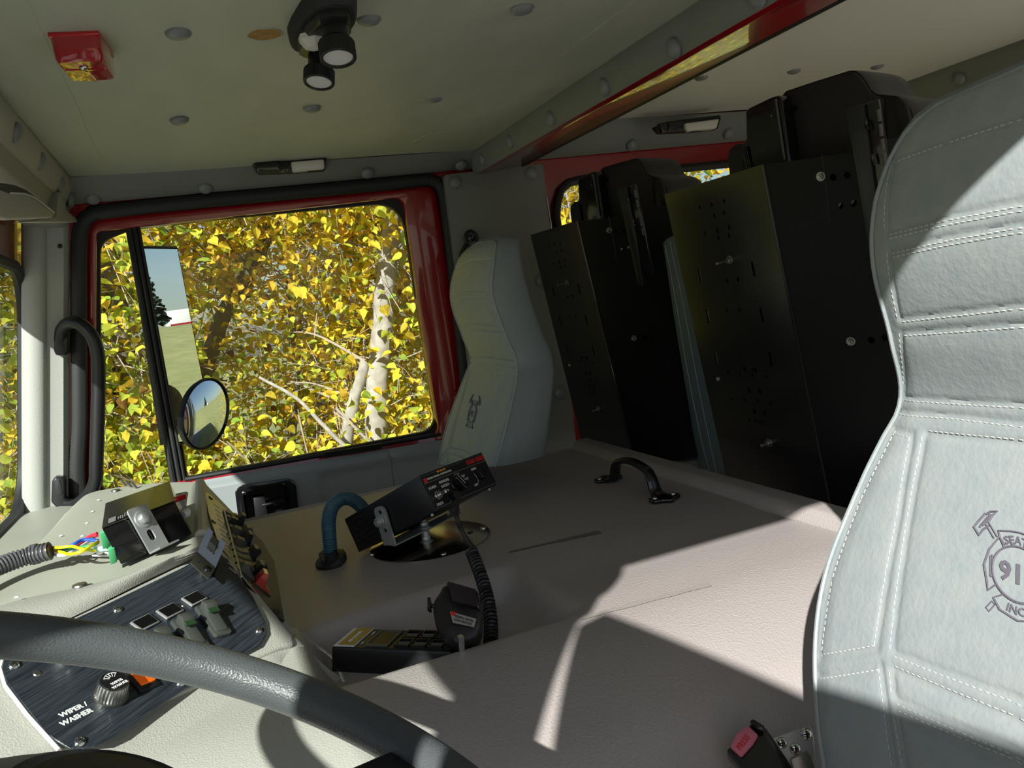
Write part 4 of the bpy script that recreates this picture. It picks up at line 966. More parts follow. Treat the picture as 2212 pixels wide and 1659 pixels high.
def make_seat(label, z0=.56, slope=0.0):
    t = thing('front_seat', label, 'seat', (.55, SYC, .55), 'high backed front seats')
    def zb(z, u): return z if slope == 0 else z0-slope*u+(z-z0)*(ZTOP-z0+slope*u)/(ZTOP-z0)
    mb = MB(); nz, nu = 300, 120
    def sf(a, b):
        z = z0+(ZTOP-.0005-z0)*a; u = (b*2-1); u = (abs(u)**.96)*(1 if u > 0 else -1)
        z = zb(z, u*seatw(z)) if slope else z; return seat_surf(u*seatw(z), z)
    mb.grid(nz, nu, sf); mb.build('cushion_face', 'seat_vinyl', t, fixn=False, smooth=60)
    # side boxing and back shell
    mb = MB(); rings = []
    N = 90
    def side(sg):
        out_ = []
        for k in range(N+1): z = z0+(ZTOP-z0)*k/N; z = zb(z, sg*seatw(z)); out_.append((sg*seatw(z), z))
        return out_
    full = side(-1) + list(reversed(side(1)[:-1]))
    def bt(z): return interp(z, [.56, .85, 1.0, 1.1, 1.25, ZTOP], [.14, .125, .10, .085, .085, .05])
    def pt(u, z, f, sh, dz):
        p = seat_surf(u, z, False); c = V((0, SYC, 0)); s_ = 1+sh*(.012/max(.03, abs(u)) if abs(u) > .001 else 0)
        return V((p.x + bt(z)*f, SYC+u*s_, z+dz*sstep(1.28, ZTOP, z)))
    for f, sh, dz in ((-.0, 0, 0), (.06, .55, .004), (.2, .95, .008), (.45, 1.0, .009), (.72, .75, .006), (.9, .1, 0), (1.0, -1.2, -.01)):
        rings.append([pt(u, z, f, sh, dz) for u, z in full])
    mb.loft(rings, closed=False, caps=False)
    mb.loft([rings[-1][:N+1], list(reversed(rings[-1][N:]))], closed=False, caps=False)
    mb.loft([[r[0] for r in rings], [r[-1] for r in rings]], closed=False, caps=False)
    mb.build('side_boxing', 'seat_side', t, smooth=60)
    mb = MB(); mb.tube([seat_surf(u*.998, z, False)+V((-.001, 0, 0)) for u, z in full], .0022, 6); mb.build('piping', 'seat_vinyl', t)
    # stitches
    mb = MB(); rnd = random.Random(2)
    for l, k, g_s in SEAMS:
        for off in ((.0030*g_s,) if k == 1 else (.0030*g_s, .0064*g_s)):
            acc = 0
            for i in range(len(l)-1):
                a, b = l[i], l[i+1]; L = math.hypot(b[0]-a[0], b[1]-a[1])
                if L < 1e-4: continue
                ex, ey = (b[0]-a[0])/L, (b[1]-a[1])/L; s_ = .002
                while s_ < L-.003:
                    p = (a[0]+ex*s_ - ey*off, a[1]+ey*s_ + ex*off); q = (a[0]+ex*(s_+.0038)-ey*off, a[1]+ey*(s_+.0038)+ex*off)
                    if z0-slope*p[0]+.002 < p[1] < ZTOP-.01 and abs(p[0]) < seatw(p[1])*.99:
                        P, Q = seat_surf(*p, True, .0004), seat_surf(*q, True, .0004); sd = (Q-P).normalized().cross(V((-1, 0, 0)))*.0006
                        mb.add([P+sd, P-sd, Q-sd, Q+sd, (P+Q)/2+V((-.0005, 0, 0))], [(0, 1, 4), (1, 2, 4), (2, 3, 4), (3, 0, 4)])
                    s_ += .0055
    o = mb.build('stitching', 'stitch', t, smooth=0, fixn=False); o['kind'] = 'stuff'
    # embroidered emblem: crossed axes behind a rounded shield with 911
    mb = MB(); cx, cz = 0.0, .9935
    def E_(u, v): v *= .86; return seat_surf(cx-(u-.28*v), cz+v, False, .0007)
    def line(pts, r=.0007, closed=False): mb.tube([E_(*p) for p in pts], r, 5, closed=closed)
    circ = lambda r, n=40, a0=0, a1=360: [(r*math.cos(R_(a0+(a1-a0)*k/n)), r*math.sin(R_(a0+(a1-a0)*k/n))) for k in range(n+(a1-a0 != 360))]
    line(circ(.0205), .0009, True)
    for sg in (1, -1):
        line([(sg*.0115, .0175), (sg*.0155, .0245), (sg*.0235, .0130), (sg*.0275, .0), (sg*.0245, -.0125), (sg*.0235, -.0185), (sg*.0175, -.0125)], .0008)
        line([(sg*.0210, .009), (sg*.0225, .008), (sg*.0222, -.007), (sg*.0208, -.008), (sg*.0210, .009)], .0006)
        line([(sg*.0045, .0205), (sg*.0055, .0215)], .0006)
        # axe: handle and head
        h0, h1 = V((sg*-.0235, -.0330)), V((sg*.0265, .0335)); dd = (h1-h0).normalized(); nn = V((-dd.y, dd.x))*.0016
        line([tuple(h1-dd*.013+nn), tuple(h1+nn)], .0006); line([tuple(h1-dd*.013-nn), tuple(h1-nn)], .0006)
        line([tuple(h0+nn), tuple(h0+dd*.008+nn), tuple(h0+dd*.008-nn), tuple(h0-nn)], .0006, True)
        hp_ = [(sg*.0205, .0295), (sg*.0235, .0360), (sg*.0285, .0400), (sg*.0262, .0330), (sg*.0330, .0260), (sg*.0370, .0230), (sg*.0325, .0175), (sg*.0290, .0215), (sg*.0245, .0240)]
        line([(sg*.0270, .0395), (sg*.0235, .0425), (sg*.0175, .0440), (sg*.0215, .0400), (sg*.0245, .0350), (sg*.030, .0300)], .0009)
        line([(sg*.0275, .0400), (sg*.0330, .0330), (sg*.0375, .0270), (sg*.0325, .0215), (sg*.0290, .0270), (sg*.0245, .0310)], .0009)
        for q in range(5): line([(sg*(.0235+q*.0016), .0405-q*.0022), (sg*(.0258+q*.0016), .0352-q*.0018)], .0008)
    line([(-.0150, .0235), (-.0165, .0290), (-.006, .0310), (0, .0315), (.006, .0310), (.0165, .0290), (.0110, .0190)], .0008); line([(-.0150, .0235), (-.0110, .0190)], .0008)
    line([(-.0110, -.0180), (-.0190, -.0225), (-.0135, -.0300), (0, -.0335), (.0135, -.0300), (.0190, -.0225), (.0110, -.0180)], .0008)
    def etext(tx, size, y0, rad, sgn, bold=.0004):
        vs, fs = textmesh(tx, size, 'CENTER', .0, bold); out = []
        for a, b, c_ in vs:
            if rad:
                an = sgn*a/rad; r_ = rad+b*sgn; out.append((r_*math.sin(an)*sgn if sgn > 0 else r_*math.sin(-an), sgn*r_*math.cos(an)))
            else: out.append((a, b+y0))
        mb.add([E_(*p)+V((-.0004, 0, 0)) for p in out], [tuple(f) for f in fs])
    etext('911', .0200, -.0005, 0, 1, .0006); etext('SEATS', .0085, 0, .0250, 1, .0002); etext('INC.', .0085, 0, .0268, -1, .0002)
    o = mb.build('embroidered_emblem', 'emblem_thread', t, smooth=0, fixn=False)
    return t
seat = make_seat('grey stitched vinyl driver seat back with sunlight across it, right foreground')
s2 = make_seat('grey stitched vinyl passenger seat back in shade beside the passenger door', .885, .13)
s2.location = V((.55, 1.648, .55))
# ================================================================== SCBA SEATS (rear facing, steel backs)
SN = V((1, 0, .126)).normalized(); SPt = V((.894, 1.2, 1.40))
S = lambda x, y, h=0.0: on(x, y, SPt-SN*h, SN)
def make_scba():
    t = thing('breathing_apparatus_seat', 'nearer rear-facing crew seat with a sheen on its perforated black steel back', 'seat', (1.05, 1.2, .40), 'rear facing crew seats with steel backs')
    # front plate with real holes in plate coordinates
    O = S(1435, 420); Bq = S(1648, 360); Cq = S(1792, 1090); Dq = S(1562, 1045)
    eX = V((0, -1, 0)); eZ = SN.cross(eX).normalized(); eZ = eZ if eZ.z > 0 else -eZ
    def uv(p): d = p-O; return (d.dot(eX), d.dot(eZ))
    fn = lambda a, b: O+eX*a+eZ*b
    def hole(x, y, rx, ry):
        c = uv(S(x, y)); return [(c[0]+rx*math.cos(k*math.pi/5), c[1]+ry*math.sin(k*math.pi/5)) for k in range(10)]
    def slot(x, y, hh=.014, ww=.0028): c = uv(S(x, y)); return rrect(c[0]-ww, c[0]+ww, c[1]-hh, c[1]+hh, ww*.95, 3)
    hs = [hole(x, y, .0032, .0047) for x, y in ((1512, 449), (1538, 443), (1564, 435), (1543, 467), (1564, 460), (1523, 504), (1549, 498), (1575, 491), (1552, 514), (1575, 509), (1571, 607), (1594, 604))]
    hs += [hole(x, y, .0026, .0034) for x, y in ((1570, 670), (1597, 669), (1580, 565), (1573, 803), (1599, 808), (1626, 811), (1626, 799), (1654, 813), (1582, 862), (1609, 863), (1636, 867), (1664, 871), (1619, 909), (1633, 910), (1643, 912), (1650, 912))]
    hs += [hole(x, y, .0042, .0055) for x, y in ((1609, 797), (1632, 799), (1619, 843), (1641, 845), (1630, 888), (1651, 891))]
    hs += [slot(x, y) for x, y in ((1512, 595), (1627, 581), (1529, 683), (1645, 679), (1547, 773), (1664, 775))]
    wd_t = uv(Bq)[0]; bl_, br_ = uv(Dq), uv(Cq); hgt = 1.0
    mb = MB(); mb.plate([(0, 0), (0, -.62), (wd_t, -.635), (wd_t, .001)], hs, fn, SN*.003)
    mb.build('perforated_back_plate', 'black_steel', t, smooth=0)
    # folded side plate
    F1 = fn(wd_t, 0); dS = V((.42, -.91, 0)).normalized(); nS = dS.cross(eZ).normalized(); nS = nS if nS.x < 0 else -nS
    Sd = lambda x, y, h=0.0: on(x, y, F1+nS*h, nS)
    def uv2(p): d = p-F1; return (d.dot(dS), d.dot(eZ))
    fn2 = lambda a, b: F1+dS*a+eZ*b
    wS = uv2(Sd(1872, 312))[0]
    def h2(x, y, r): c = uv2(Sd(x, y)); return [(c[0]+r*math.cos(k*math.pi/5), c[1]+r*1.05*math.sin(k*math.pi/5)) for k in range(10)]
    hh = [h2(x, y, r) for x, y, r in ((1796, 376, .0055), (1826, 370, .0055), (1808, 438, .005), (1836, 431, .0055), (1859, 729, .0055), (1887, 722, .0055))]
    mb = MB(); mb.plate([(0, .0), (0, -.635), (wS, -.615), (wS, uv2(Sd(1872, 312))[1])], hh, fn2, -nS*.003)
    mb.build('side_plate', 'black_powder', t, smooth=0)
    mb = MB(); mb.tube([fn(wd_t, -.001), fn(wd_t, -.634)], .0028, 8); mb.build('folded_edge', 'black_gloss', t)
    mb = MB(); mb.tube([Sd(1775, 333, .0005), Sd(1788, 425, .0005), Sd(1792, 480, .0005)], .0008, 4); mb.build('weld_seam', 'black_plastic', t)
    mb = MB(); mb.prism([fn2(wS, 0), fn2(wS, -.615), fn2(wS, -.615)+V((.30, -.10, 0)), fn2(wS, 0)+V((.30, -.10, 0))], V((.02, .10, 0)).normalized()*.003); mb.build('return_plate', 'black_powder', t, smooth=0)
    # white discs imitate the lit rear cab seen through the holes
    for x, y in ((1808, 438), (1836, 431), (1859, 729)):
        mb = MB(); mb.cyl(Sd(x, y, -.012), nS, .0075, .002, 10); mb.build('hole_light_disc', 'truck_white', t)
    for x, y in ((1773, 381), (1838, 737)): bolt(t, Sd(x, y, .0), nS, .0055, 'bolt', .004, 'steel')
    bolt(t, S(1577, 561), -SN, .0058, 'long_bolt', .024, 'steel'); bolt(t, S(1662, 956, 0), -SN, .0062, 'long_bolt', .013, 'steel')
    mb = MB(); mb.cyl(S(1552, 818), -SN, .004, .003, 8); mb.build('rivet', 'zinc', t)
    # slotted track bracket on the side
    bq = [Sd(x, y, .012) for x, y in ((1831, 238), (1840, 232), (1868, 226), (1900, 640), (1880, 640))]
    bk = MB(); bk.prism([Sd(x, y, .010) for x, y in ((1831, 240), (1841, 231), (1870, 224), (1893, 400), (1905, 560), (1884, 560), (1858, 400))], nS*.008)
    tb = bk.build('track_bracket', 'black_plastic', t, bevel=.0015)
    bk = MB(); bk.prism([Sd(x, y, .004) for x, y in ((1868, 226), (1901, 214), (1925, 350), (1945, 520), (1905, 520), (1890, 400))], nS*.008); bk.build('track_rail', 'black_gloss', tb, bevel=.0012)
    for k in range(5):
        a = Sd(1897+k*4.3, 236+k*32, .013); b = Sd(1900+k*4.3, 262+k*32, .013); mm = MB(); mm.tube([a, b], .0028, 8); mm.build('hinge_knuckle', 'grey_plastic', tb)
    for x, y in ((1870, 268), (1884, 345)):
        mm = MB(); mm.tube([Sd(x, y-12, .021), Sd(x+1, y+2, .024), Sd(x+5, y+10, .021)], .0026, 6); mm.build('slot_hook', 'black_gloss', tb)
    # upper shell: textured board, thick moulded shell behind it, wing on the far side
    dB = V((.20, -.98, 0)).normalized(); nB = dB.cross(V((.126*.3, 0, 1))).normalized(); nB = nB if nB.x < 0 else -nB
    Bp = V((1.01, 1.18, 1.40)); T_ = lambda x, y, h=0.0: on(x, y, Bp+nB*h, nB)
    board = [T_(x, y) for x, y in ((1688, 208), (1697, 200), (1760, 179), (1833, 156), (1845, 157), (1855, 165), (1866, 180), (1874, 194), (1882, 203), (1893, 208), (1906, 213), (1912, 290), (1920, 420), (1720, 450), (1706, 347))]
    mb = MB(); mb.prism(board, -nB*.012); mb.build('textured_board', 'charcoal_fabric', t, bevel=.002)
    sh = [T_(x, y, -.006) for x, y in ((1686, 209), (1697, 196), (1760, 175), (1834, 152), (1848, 152), (1860, 160), (1872, 176), (1882, 194), (1893, 202), (1915, 204), (1935, 206), (1955, 216), (1970, 240), (1978, 275), (1985, 420), (1725, 470))]
    ctr = sum(sh, V())/len(sh)
    rings = []
    for dpt, sc_k in ((0, 1.0), (-.03, 1.02), (-.10, 1.02), (-.13, .98)): rings.append([ctr + (p-ctr)*sc_k - nB*-dpt for p in sh])
    mb = MB(); mb.loft(rings); mb.build('moulded_shell', 'black_plastic', t, bevel=.003)
    mb = MB(); mb.prism([T_(x, y, .004) for x, y in ((1930, 214), (1945, 212), (1956, 225), (1962, 245), (1968, 290), (1945, 300), (1936, 260))], -nB*.01); mb.build('shell_pocket', 'charcoal_fabric', t, bevel=.003)
    wing = [T_(x, y, .03) for x, y in ((1609, 240), (1618, 232), (1664, 210), (1680, 205), (1687, 212), (1706, 347), (1709, 420), (1640, 440), (1600, 400), (1600, 312), (1611, 300))]
    mb = MB(); mb.prism(wing, -nB*.09); mb.build('side_wing', 'black_gloss', t, bevel=.005, seg=3)
    mb = MB(); mb.tube([T_(1676, 214, .033), T_(1695, 345, .033)], .0022, 6); mb.build('wing_rib', 'grey_plastic', t)
    mb = MB(); mb.cyl(T_(1718, 234, 0), nB, .0052, .006, 8); mb.cyl(T_(1718, 234, .006), nB, .003, .004, 8); mb.build('push_fastener', 'black_gloss', t)
    mb = MB(); mb.cyl(T_(1667, 250, .031), nB, .0018, .001, 8); mb.build('rivet', 'steel', t)
    cs = [T_(x, y, .02) for x, y in ((1571, 340), (1574, 322), (1588, 311), (1600, 309), (1612, 330), (1625, 420), (1580, 440))]
    mb = MB(); mb.prism(cs, -nB*.08); mb.build('side_pad', 'rubber', t, bevel=.004)
    for k in range(3): mm = MB(); mm.tube([T_(1604+k*4, 316, .033), T_(1620+k*4, 400, .033)], .0014, 5); mm.build('pad_strap', 'black_gloss', t)
    mb = MB(); e0 = fn(0, 0); mb.prism([fn(.01, -.01)+SN*.035, fn(wd_t, -.01)+SN*.035, fn2(wS, -.02)-nS*.035, fn2(wS, -.02)-nS*.12, fn(.01, -.01)+SN*.12], (eZ*-.60)); mb.build('back_closure', 'rubber', t, bevel=.008)  # dark block added behind the plates to darken their holes
    # blue side cover
    cov = [(1430, 524), (1438, 516), (1450, 510), (1470, 560), (1500, 700), (1545, 900), (1575, 1040), (1512, 1030), (1490, 900), (1460, 720)]
    cp = [on(x, y, (1.02, 1.4, 1.2), (1, 0, .126)) for x, y in cov]
    mb = MB(); mb.prism(cp, (.06, 0, 0)); cv = mb.build('side_cover', 'blue_vinyl', t, bevel=.004)
    for l in (((1437, 530), (1460, 650), (1485, 800), (1515, 950), (1535, 1025)), ((1447, 522), (1475, 650), (1502, 800), (1532, 950), (1550, 1030))):
        mb = MB(); pth = [on(x, y, (1.019, 1.4, 1.2), (1, 0, .126)) for x, y in l]; mb.tube(catmull(pth, 4), .0009, 4); mb.build('seam_thread', 'stitch', cv)
    mb = MB(); mb.prism([F1+dS*.02+V((.03, .22, -.62)), F1+dS*wS+V((.02, .02, -.62)), F1+V((.45, -.15, -.62)), F1+V((.45, .20, -.62))], (0, 0, -.12)); mb.build('seat_cushion', 'seat_vinyl', t, bevel=.02, seg=3)
    return t
scba = make_scba()
sc2 = copy_tree(scba, None, V((1.05+.008, 1.2+.70, .40)))
sc2['label'] = 'farther rear-facing crew seat with dark black steel back, beside the passenger seat'
# tan cushion glimpsed between the two steel backs
tc = thing('rear_bench_cushion', 'tan cushion glimpsed in the gap between the two steel seat backs', 'cushion', (1.5, 1.6, .62))
mb = MB(); mb.prism([V((1.30, 1.35, .60)), V((1.30, 2.10, .60)), V((1.75, 2.10, .60)), V((1.75, 1.35, .60))], (0, 0, .14)); mb.build('cushion_body', 'tan_cloth', tc, bevel=.03, seg=4)
mb = MB(); mb.tube([V((1.30, 1.36, .735)), V((1.30, 2.09, .735))], .003, 6); mb.build('piping', 'black_plastic', tc)
# ================================================================== SIREN ON ITS PLATE
u_ = V((.8418, .5395, -.0171)).normalized(); h_ = V((-.2025, .3451, .9165)); h_ = (h_-u_*h_.dot(u_)).normalized(); b_ = h_.cross(u_).normalized()
b_ = b_ if b_.y > 0 else -b_
P0 = V((.2855, 1.22, .978)); SW, SH, SDp = .1646, .0636, .2123
pl2 = thing('mounting_plate', 'round polished steel plate screwed to the engine cover under the siren', 'plate', (.316, 1.336, .83))
pc_ = V((.316, 1.338, .8305))
mb = MB(); mb.lathe([(.107, 0), (.107, .002), (.1055, .0025), (0, .0026)], pc_, (0, 0, 1), 64); mb.build('steel_disc', 'polished_plate', pl2)
for x, y in ((803, 1198), (958, 1197), (1044, 1141), (899, 1142)): screw(pl2, at(x, y, Z=.833), (0, 0, 1), .0055)
for x, y in ((911, 1145), (1016, 1150)): mb = MB(); mb.lathe([(.005, 0), (.005, .002), (0, .003)], at(x, y, Z=.833), (0, 0, 1), 10); mb.build('plug', 'black_plastic', pl2)
br = thing('siren_bracket', 'zinc U-shaped bracket bolted to the round plate, holding the siren', 'bracket', (.316, 1.338, .833))
Lc = P0 + b_*.118 - h_*.030     # left side centre of pivot
bz = .8575
uh = V((u_.x, u_.y, 0)).normalized(); vh_ = V((-uh.y, uh.x, 0))
for sg, name in ((-1, 'bracket_arm'), (1, 'bracket_arm')):
    base_ = Lc - u_*.0035 if sg < 0 else Lc + u_*(SW+.0035)
    topz = base_.z+.020; bot = V((base_.x, base_.y, bz)) + vh_*-.012
    if sg < 0: botL = bot
    else: botR = bot
    ln = (V((base_.x, base_.y, topz))-bot); la = ln.length; la_d = ln.normalized(); sd = uh.cross(la_d).normalized()
    mb = MB(); mb.plate(rpoly([(-.014, 0), (.014, 0), (.014, la), (-.014, la)], [0, 0, .012, .012]), [[(.004*math.cos(k*math.pi/4), la-.010+.004*math.sin(k*math.pi/4)) for k in range(8)], [(.004*math.cos(k*math.pi/4), la-.042+.004*math.sin(k*math.pi/4)) for k in range(8)]], lambda a, b: bot+sd*a+la_d*b, uh*(.003*sg))
    mb.build('bracket_arm', 'zinc', br, smooth=0)
    bolt(br, base_+uh*sg*.004-V((0, 0, .006)), uh*sg, .0078, 'side_bolt', .001)
mid = (botL+botR)/2
mb = MB(); mb.box(mid, ((botR-botL).length+.006, .028, .003), ((botR-botL).normalized(), vh_, V((0, 0, 1)))); mb.build('bracket_base', 'zinc', br, bevel=.0006, seg=1)
bp0 = mid+V((0, 0, 0))
mb = MB(); mb.cyl(V((bp0.x, bp0.y, .833)), (0, 0, 1), .005, .058, 12); cb = mb.build('centre_bolt', 'zinc', br)
for z, r, hgt, n in ((.833, .012, .0015, 20), (.8345, .0085, .008, 6), (.8425, .0075, .010, 16), (.859, .013, .0018, 20), (.861, .0085, .008, 6), (.869, .006, .007, 6)):
    mb = MB(); mb.cyl(V((bp0.x, bp0.y, z)), (0, 0, 1), r, hgt, n); mb.build('nut' if n == 6 else 'washer', 'zinc', cb, bevel=.0004, seg=1)
sr = thing('siren_control_box', 'black electronic siren control box with knobs, tilted up on its bracket', 'siren', tuple(P0-h_*.06))
mb = MB(); mb.prism([P0-u_*.0 - h_*0, P0+u_*SW, P0+u_*SW-h_*SH, P0-h_*SH], b_*SDp); sbx = mb.build('case', 'black_plastic', sr, bevel=.0012)
fN = -b_
fp = lambda a, b, h=0.0: P0 + u_*a - h_*b + fN*h      # a right, b down from the top left of the face
mb = MB(); mb.prism([fp(.001, .001), fp(SW-.001, .001), fp(SW-.001, SH-.001), fp(.001, SH-.001)], fN*.002); fpn = mb.build('front_panel', 'panel_black', sr, bevel=.0005, seg=1)
for b0_, th in ((.0035, .0006), (.0165, .0016), (SH-.0035, .0014)):
    mb = MB(); mb.box(fp(SW/2, b0_, .0022), (SW-.004, th, .0006), (u_, h_, fN)); mb.build('trim_line', 'steel', fpn)
FT = lambda tx, sz, a, b, m='print_white', al='CENTER', sx=1.0, bold=.0001: text_on('lettering', tx, sz, fp(a, b, .0024), u_, h_, m, fpn, al, .0002, sx, bold)
FT('FEDERAL SIGNAL CORPORATION', .0042, .0115, .0112, al='LEFT', sx=.95); FT('PA300 SERIES', .0105, .1625, .0098, 'print_red', 'RIGHT', .80, .0003)
mb = MB(); mb.box(fp(.0065, .0120, .0024), (.0065, .0075, .0004), (u_, h_, fN)); mb.build('maker_mark', 'print_red', fpn)
for k in range(3): mb = MB(); mb.box(fp(.042+k*.0075, .0052, .0024), (.0055, .0030, .0006), (u_, h_, fN)); mb.build('orange_led', 'print_orange', fpn)
FT('HORN', .0062, .0145, .0265); FT('SIREN', .0062, .0145, .0555); FT('MANUAL', .0062, .0455, .0235); FT('RADIO', .0062, .0435, .0310); FT('WAIL', .0058, .0800, .0215); FT('YELP', .0058, .0910, .0275); FT('HI-LO', .0058, .0945, .0340)
FT('GAIN', .0058, .1240, .0230); FT('OFF', .0058, .1130, .0500); FT('PA', .0050, .0440, .0400)
mb = MB(); mb.tube([fp(.0545, .0225, .0025), fp(.058, .0235, .0025)], .0003, 4); mb.tube([fp(.052, .0300, .0025), fp(.056, .0310, .0025)], .0003, 4); mb.tube([fp(.118, .049, .0025), fp(.122, .046, .0025), fp(.123, .037, .0025), fp(.1195, .030, .0025)], .0003, 4); mb.build('legend_lines', 'print_white', fpn)
mb = MB(); c = fp(.0165, .0415, .002); mb.cyl(c, fN, .0082, .004, 6); mb.cyl(c+fN*.004, fN, .0062, .004, 16); mb.build('toggle_nut', 'chrome', fpn, bevel=.0004, seg=1)
mb = MB(); mb.lathe([(.0025, 0), (.0028, .012), (.0035, .018), (0, .020)], c+fN*.004, fN, 12); mb.build('toggle_lever', 'chrome', fpn)
mb = MB(); c = fp(.070, .036, .002); mb.lathe([(.0155, 0), (.0155, .003), (.0145, .004)], c, fN, 30); ks = mb.build('selector_knob', 'black_gloss', fpn)
kd = (u_*.42-h_*.91).normalized(); ke = kd.cross(fN)
mb = MB(); mb.prism([c+fN*.004+kd*a+ke*b for a, b in rrect(-.0155, .0155, -.0062, .0062, .006)], fN*.012); mb.build('pointer_grip', 'black_gloss', ks, bevel=.0025, seg=3)
mb = MB(); mb.tube([c+fN*.0162+kd*a for a in (-.0145, .006)], .0004, 4); mb.build('pointer_line', 'print_white', ks)
mb = MB(); c = fp(.134, .035, .002); e1, e2, a_ = basis(fN); n = 24
mb.loft([[c+fN*hh+(e1*math.cos(2*math.pi*k/n)+e2*math.sin(2*math.pi*k/n))*r*(1 if k % 2 else .93) for k in range(n)] for hh, r in ((0, .0115), (.009, .0105), (.010, .009))]); mb.build('gain_knob', 'black_gloss', fpn)
jk = fp(.042, .052, .002); mb = MB(); mb.cyl(jk, fN, .0092, .003, 24); mb.build('microphone_jack', 'black_gloss', fpn, bevel=.0006)
# pressed louvre dimples on the side near the back
k_ = 0
mb = MB()
for i in range(9):
    for j in range(6):
        c = P0 + b_*(SDp-.012-i*.0085) - h_*(.010+j*.0085) - u_*.0002; mb.lathe([(.0016, 0), (.0010, .0006), (0, .0007)], c, -u_, 6)
o_ = mb.build('side_dimples', 'black_gloss', sr); o_['kind'] = 'stuff'
for a, b in ((.010, .02), (.155, .012)): mb = MB(); mb.cyl(P0+u_*a-h_*SH+b_*b, -h_, .0028, .0035, 8); mb.build('case_screw', 'zinc', sr)
# blue corrugated hose rising from a grommet into the back of the siren
hs_ = thing('corrugated_hose', 'blue-green corrugated hose arching from the engine cover to the siren back', 'hose', (.138, 1.333, .83))
g0 = at(716, 1215, Z=.834)
Hp = [g0, at(712, 1165, Y=g0.y+.005), at(710, 1125, Y=g0.y+.02), at(718, 1095, Y=g0.y+.04), at(738, 1078, Y=g0.y+.06), at(762, 1080, Y=g0.y+.075), at(785, 1100, Y=g0.y+.09), at(808, 1135, Y=g0.y+.10)]
corr(catmull(Hp, 30), .0125, .0042, .0013, 'hose_blue', 'corrugated_tube', hs_, 18)
mb = MB(); gx = V((1, .35, 0)).normalized(); gc = g0+V((0, .0, 0))
gn = V((-.25, -.15, 1)).normalized()
mb.lathe([(.026, -.006), (.0275, .002), (.026, .006), (.016, .008), (.0155, .018), (.013, .018)], gc+V((0, 0, .003)), gn, 26); gm = mb.build('rubber_grommet', 'rubber', hs_)
for a in (0.3, 2.2, 4.0): mb = MB(); mb.box(gc+V((math.cos(a)*.022, math.sin(a)*.022, .012)), (.008, .005, .008)); mb.build('grommet_tab', 'black_plastic', gm, bevel=.001)
# ================================================================== SWITCH BOX IN THE TRAY
sb = thing('switch_box', 'long black switch pod with a gold label lying in the tray beside the dashboard', 'switch box', at(830, 1430, Z=.80))
zt2 = .822
q0, q1, q2, q3 = at(716, 1398, Z=zt2), at(975, 1408, Z=zt2), at(948, 1366, Z=zt2+.002), at(696, 1355, Z=zt2)
eL = (q1-q0); L_ = eL.length; eL = eL.normalized(); eW = (q3-q0); eW = (eW-eL*eW.dot(eL)); W_ = eW.length; eW = eW.normalized(); nU = eL.cross(eW)
mb = MB(); e_ = .004
mb.loft([[q0-eL*e_-eW*e_-nU*.034, q0+eL*(L_+e_)-eW*e_-nU*.034, q0+eL*(L_+e_)+eW*(W_+e_)-nU*.034, q0-eL*e_+eW*(W_+e_)-nU*.034], [q0, q0+eL*L_, q0+eL*L_+eW*W_, q0+eW*W_]])
sbb = mb.build('pod_body', 'black_plastic', sb, bevel=.0025, seg=3)
bt = lambda a, b, h=0.0: q0+eL*(a*L_)+eW*(b*W_)+nU*h
mb = MB(); mb.prism([bt(.01, .04), bt(.19, .04), bt(.19, .97), bt(.01, .97)], nU*.0015); lb2 = mb.build('name_plate', 'print_white', sb, bevel=.0004, seg=1)
mb = MB(); mb.prism([bt(.045, .08, .0015), bt(.185, .08, .0015), bt(.185, .96, .0015), bt(.045, .96, .0015)], nU*.0004); mb.build('gold_face', 'label_gold', lb2)
text_on('lettering', 'PUMP IN DRIVE', .0062, bt(.115, .5, .0022), eW, -eL, 'print_white', lb2, sx=.72, bold=.0001)
text_on('lettering', 'MASTER', .0035, bt(.225, .75, .0006), eW, -eL, 'print_white', sbb, sx=.7); text_on('lettering', 'ELEC', .0035, bt(.225, .25, .0006), eW, -eL, 'print_white', sbb, sx=.7)
mb = MB(); mb.plate([(.27, .1), (.46, .1), (.46, .9), (.27, .9)], [[(.285, .17), (.445, .17), (.445, .83), (.285, .83)]], lambda a, b: bt(a, b, .0), nU*.002); mb.build('switch_frame', 'grey_plastic', sbb, smooth=0)
mb = MB(); mb.prism([bt(.29, .2), bt(.44, .2), bt(.44, .8), bt(.29, .8)], nU*.001); mb.build('blank_switch', 'panel_black', sbb)
for i in range(4):
    for j in range(2):
        a0_, b0_ = .52+i*.135, .10+j*.42
        mb = MB(); mb.plate([(a0_, b0_), (a0_+.12, b0_), (a0_+.12, b0_+.36), (a0_, b0_+.36)], [[(a0_+.012, b0_+.04), (a0_+.108, b0_+.04), (a0_+.108, b0_+.32), (a0_+.012, b0_+.32)]], lambda a, b: bt(a, b, .0), nU*.0035); w_2 = mb.build('switch_window', 'black_plastic', sbb, smooth=0)
        mb = MB(); mb.prism([bt(a0_+.015, b0_+.05, .0003), bt(a0_+.105, b0_+.05, .0003), bt(a0_+.105, b0_+.17, .003), bt(a0_+.015, b0_+.17, .003)], nU*.0006); mb.build('rocker', 'grey_plastic', w_2)
tg = bt(.97, .02, .0); mb = MB(); mb.lathe([(.0035, 0), (.0042, .016), (.005, .022), (0, .024)], at(996, 1392, Z=.838)-V((0, 0, .01)), V((.05, -.1, 1)), 12); mb.build('toggle_tip', 'chrome', sb)
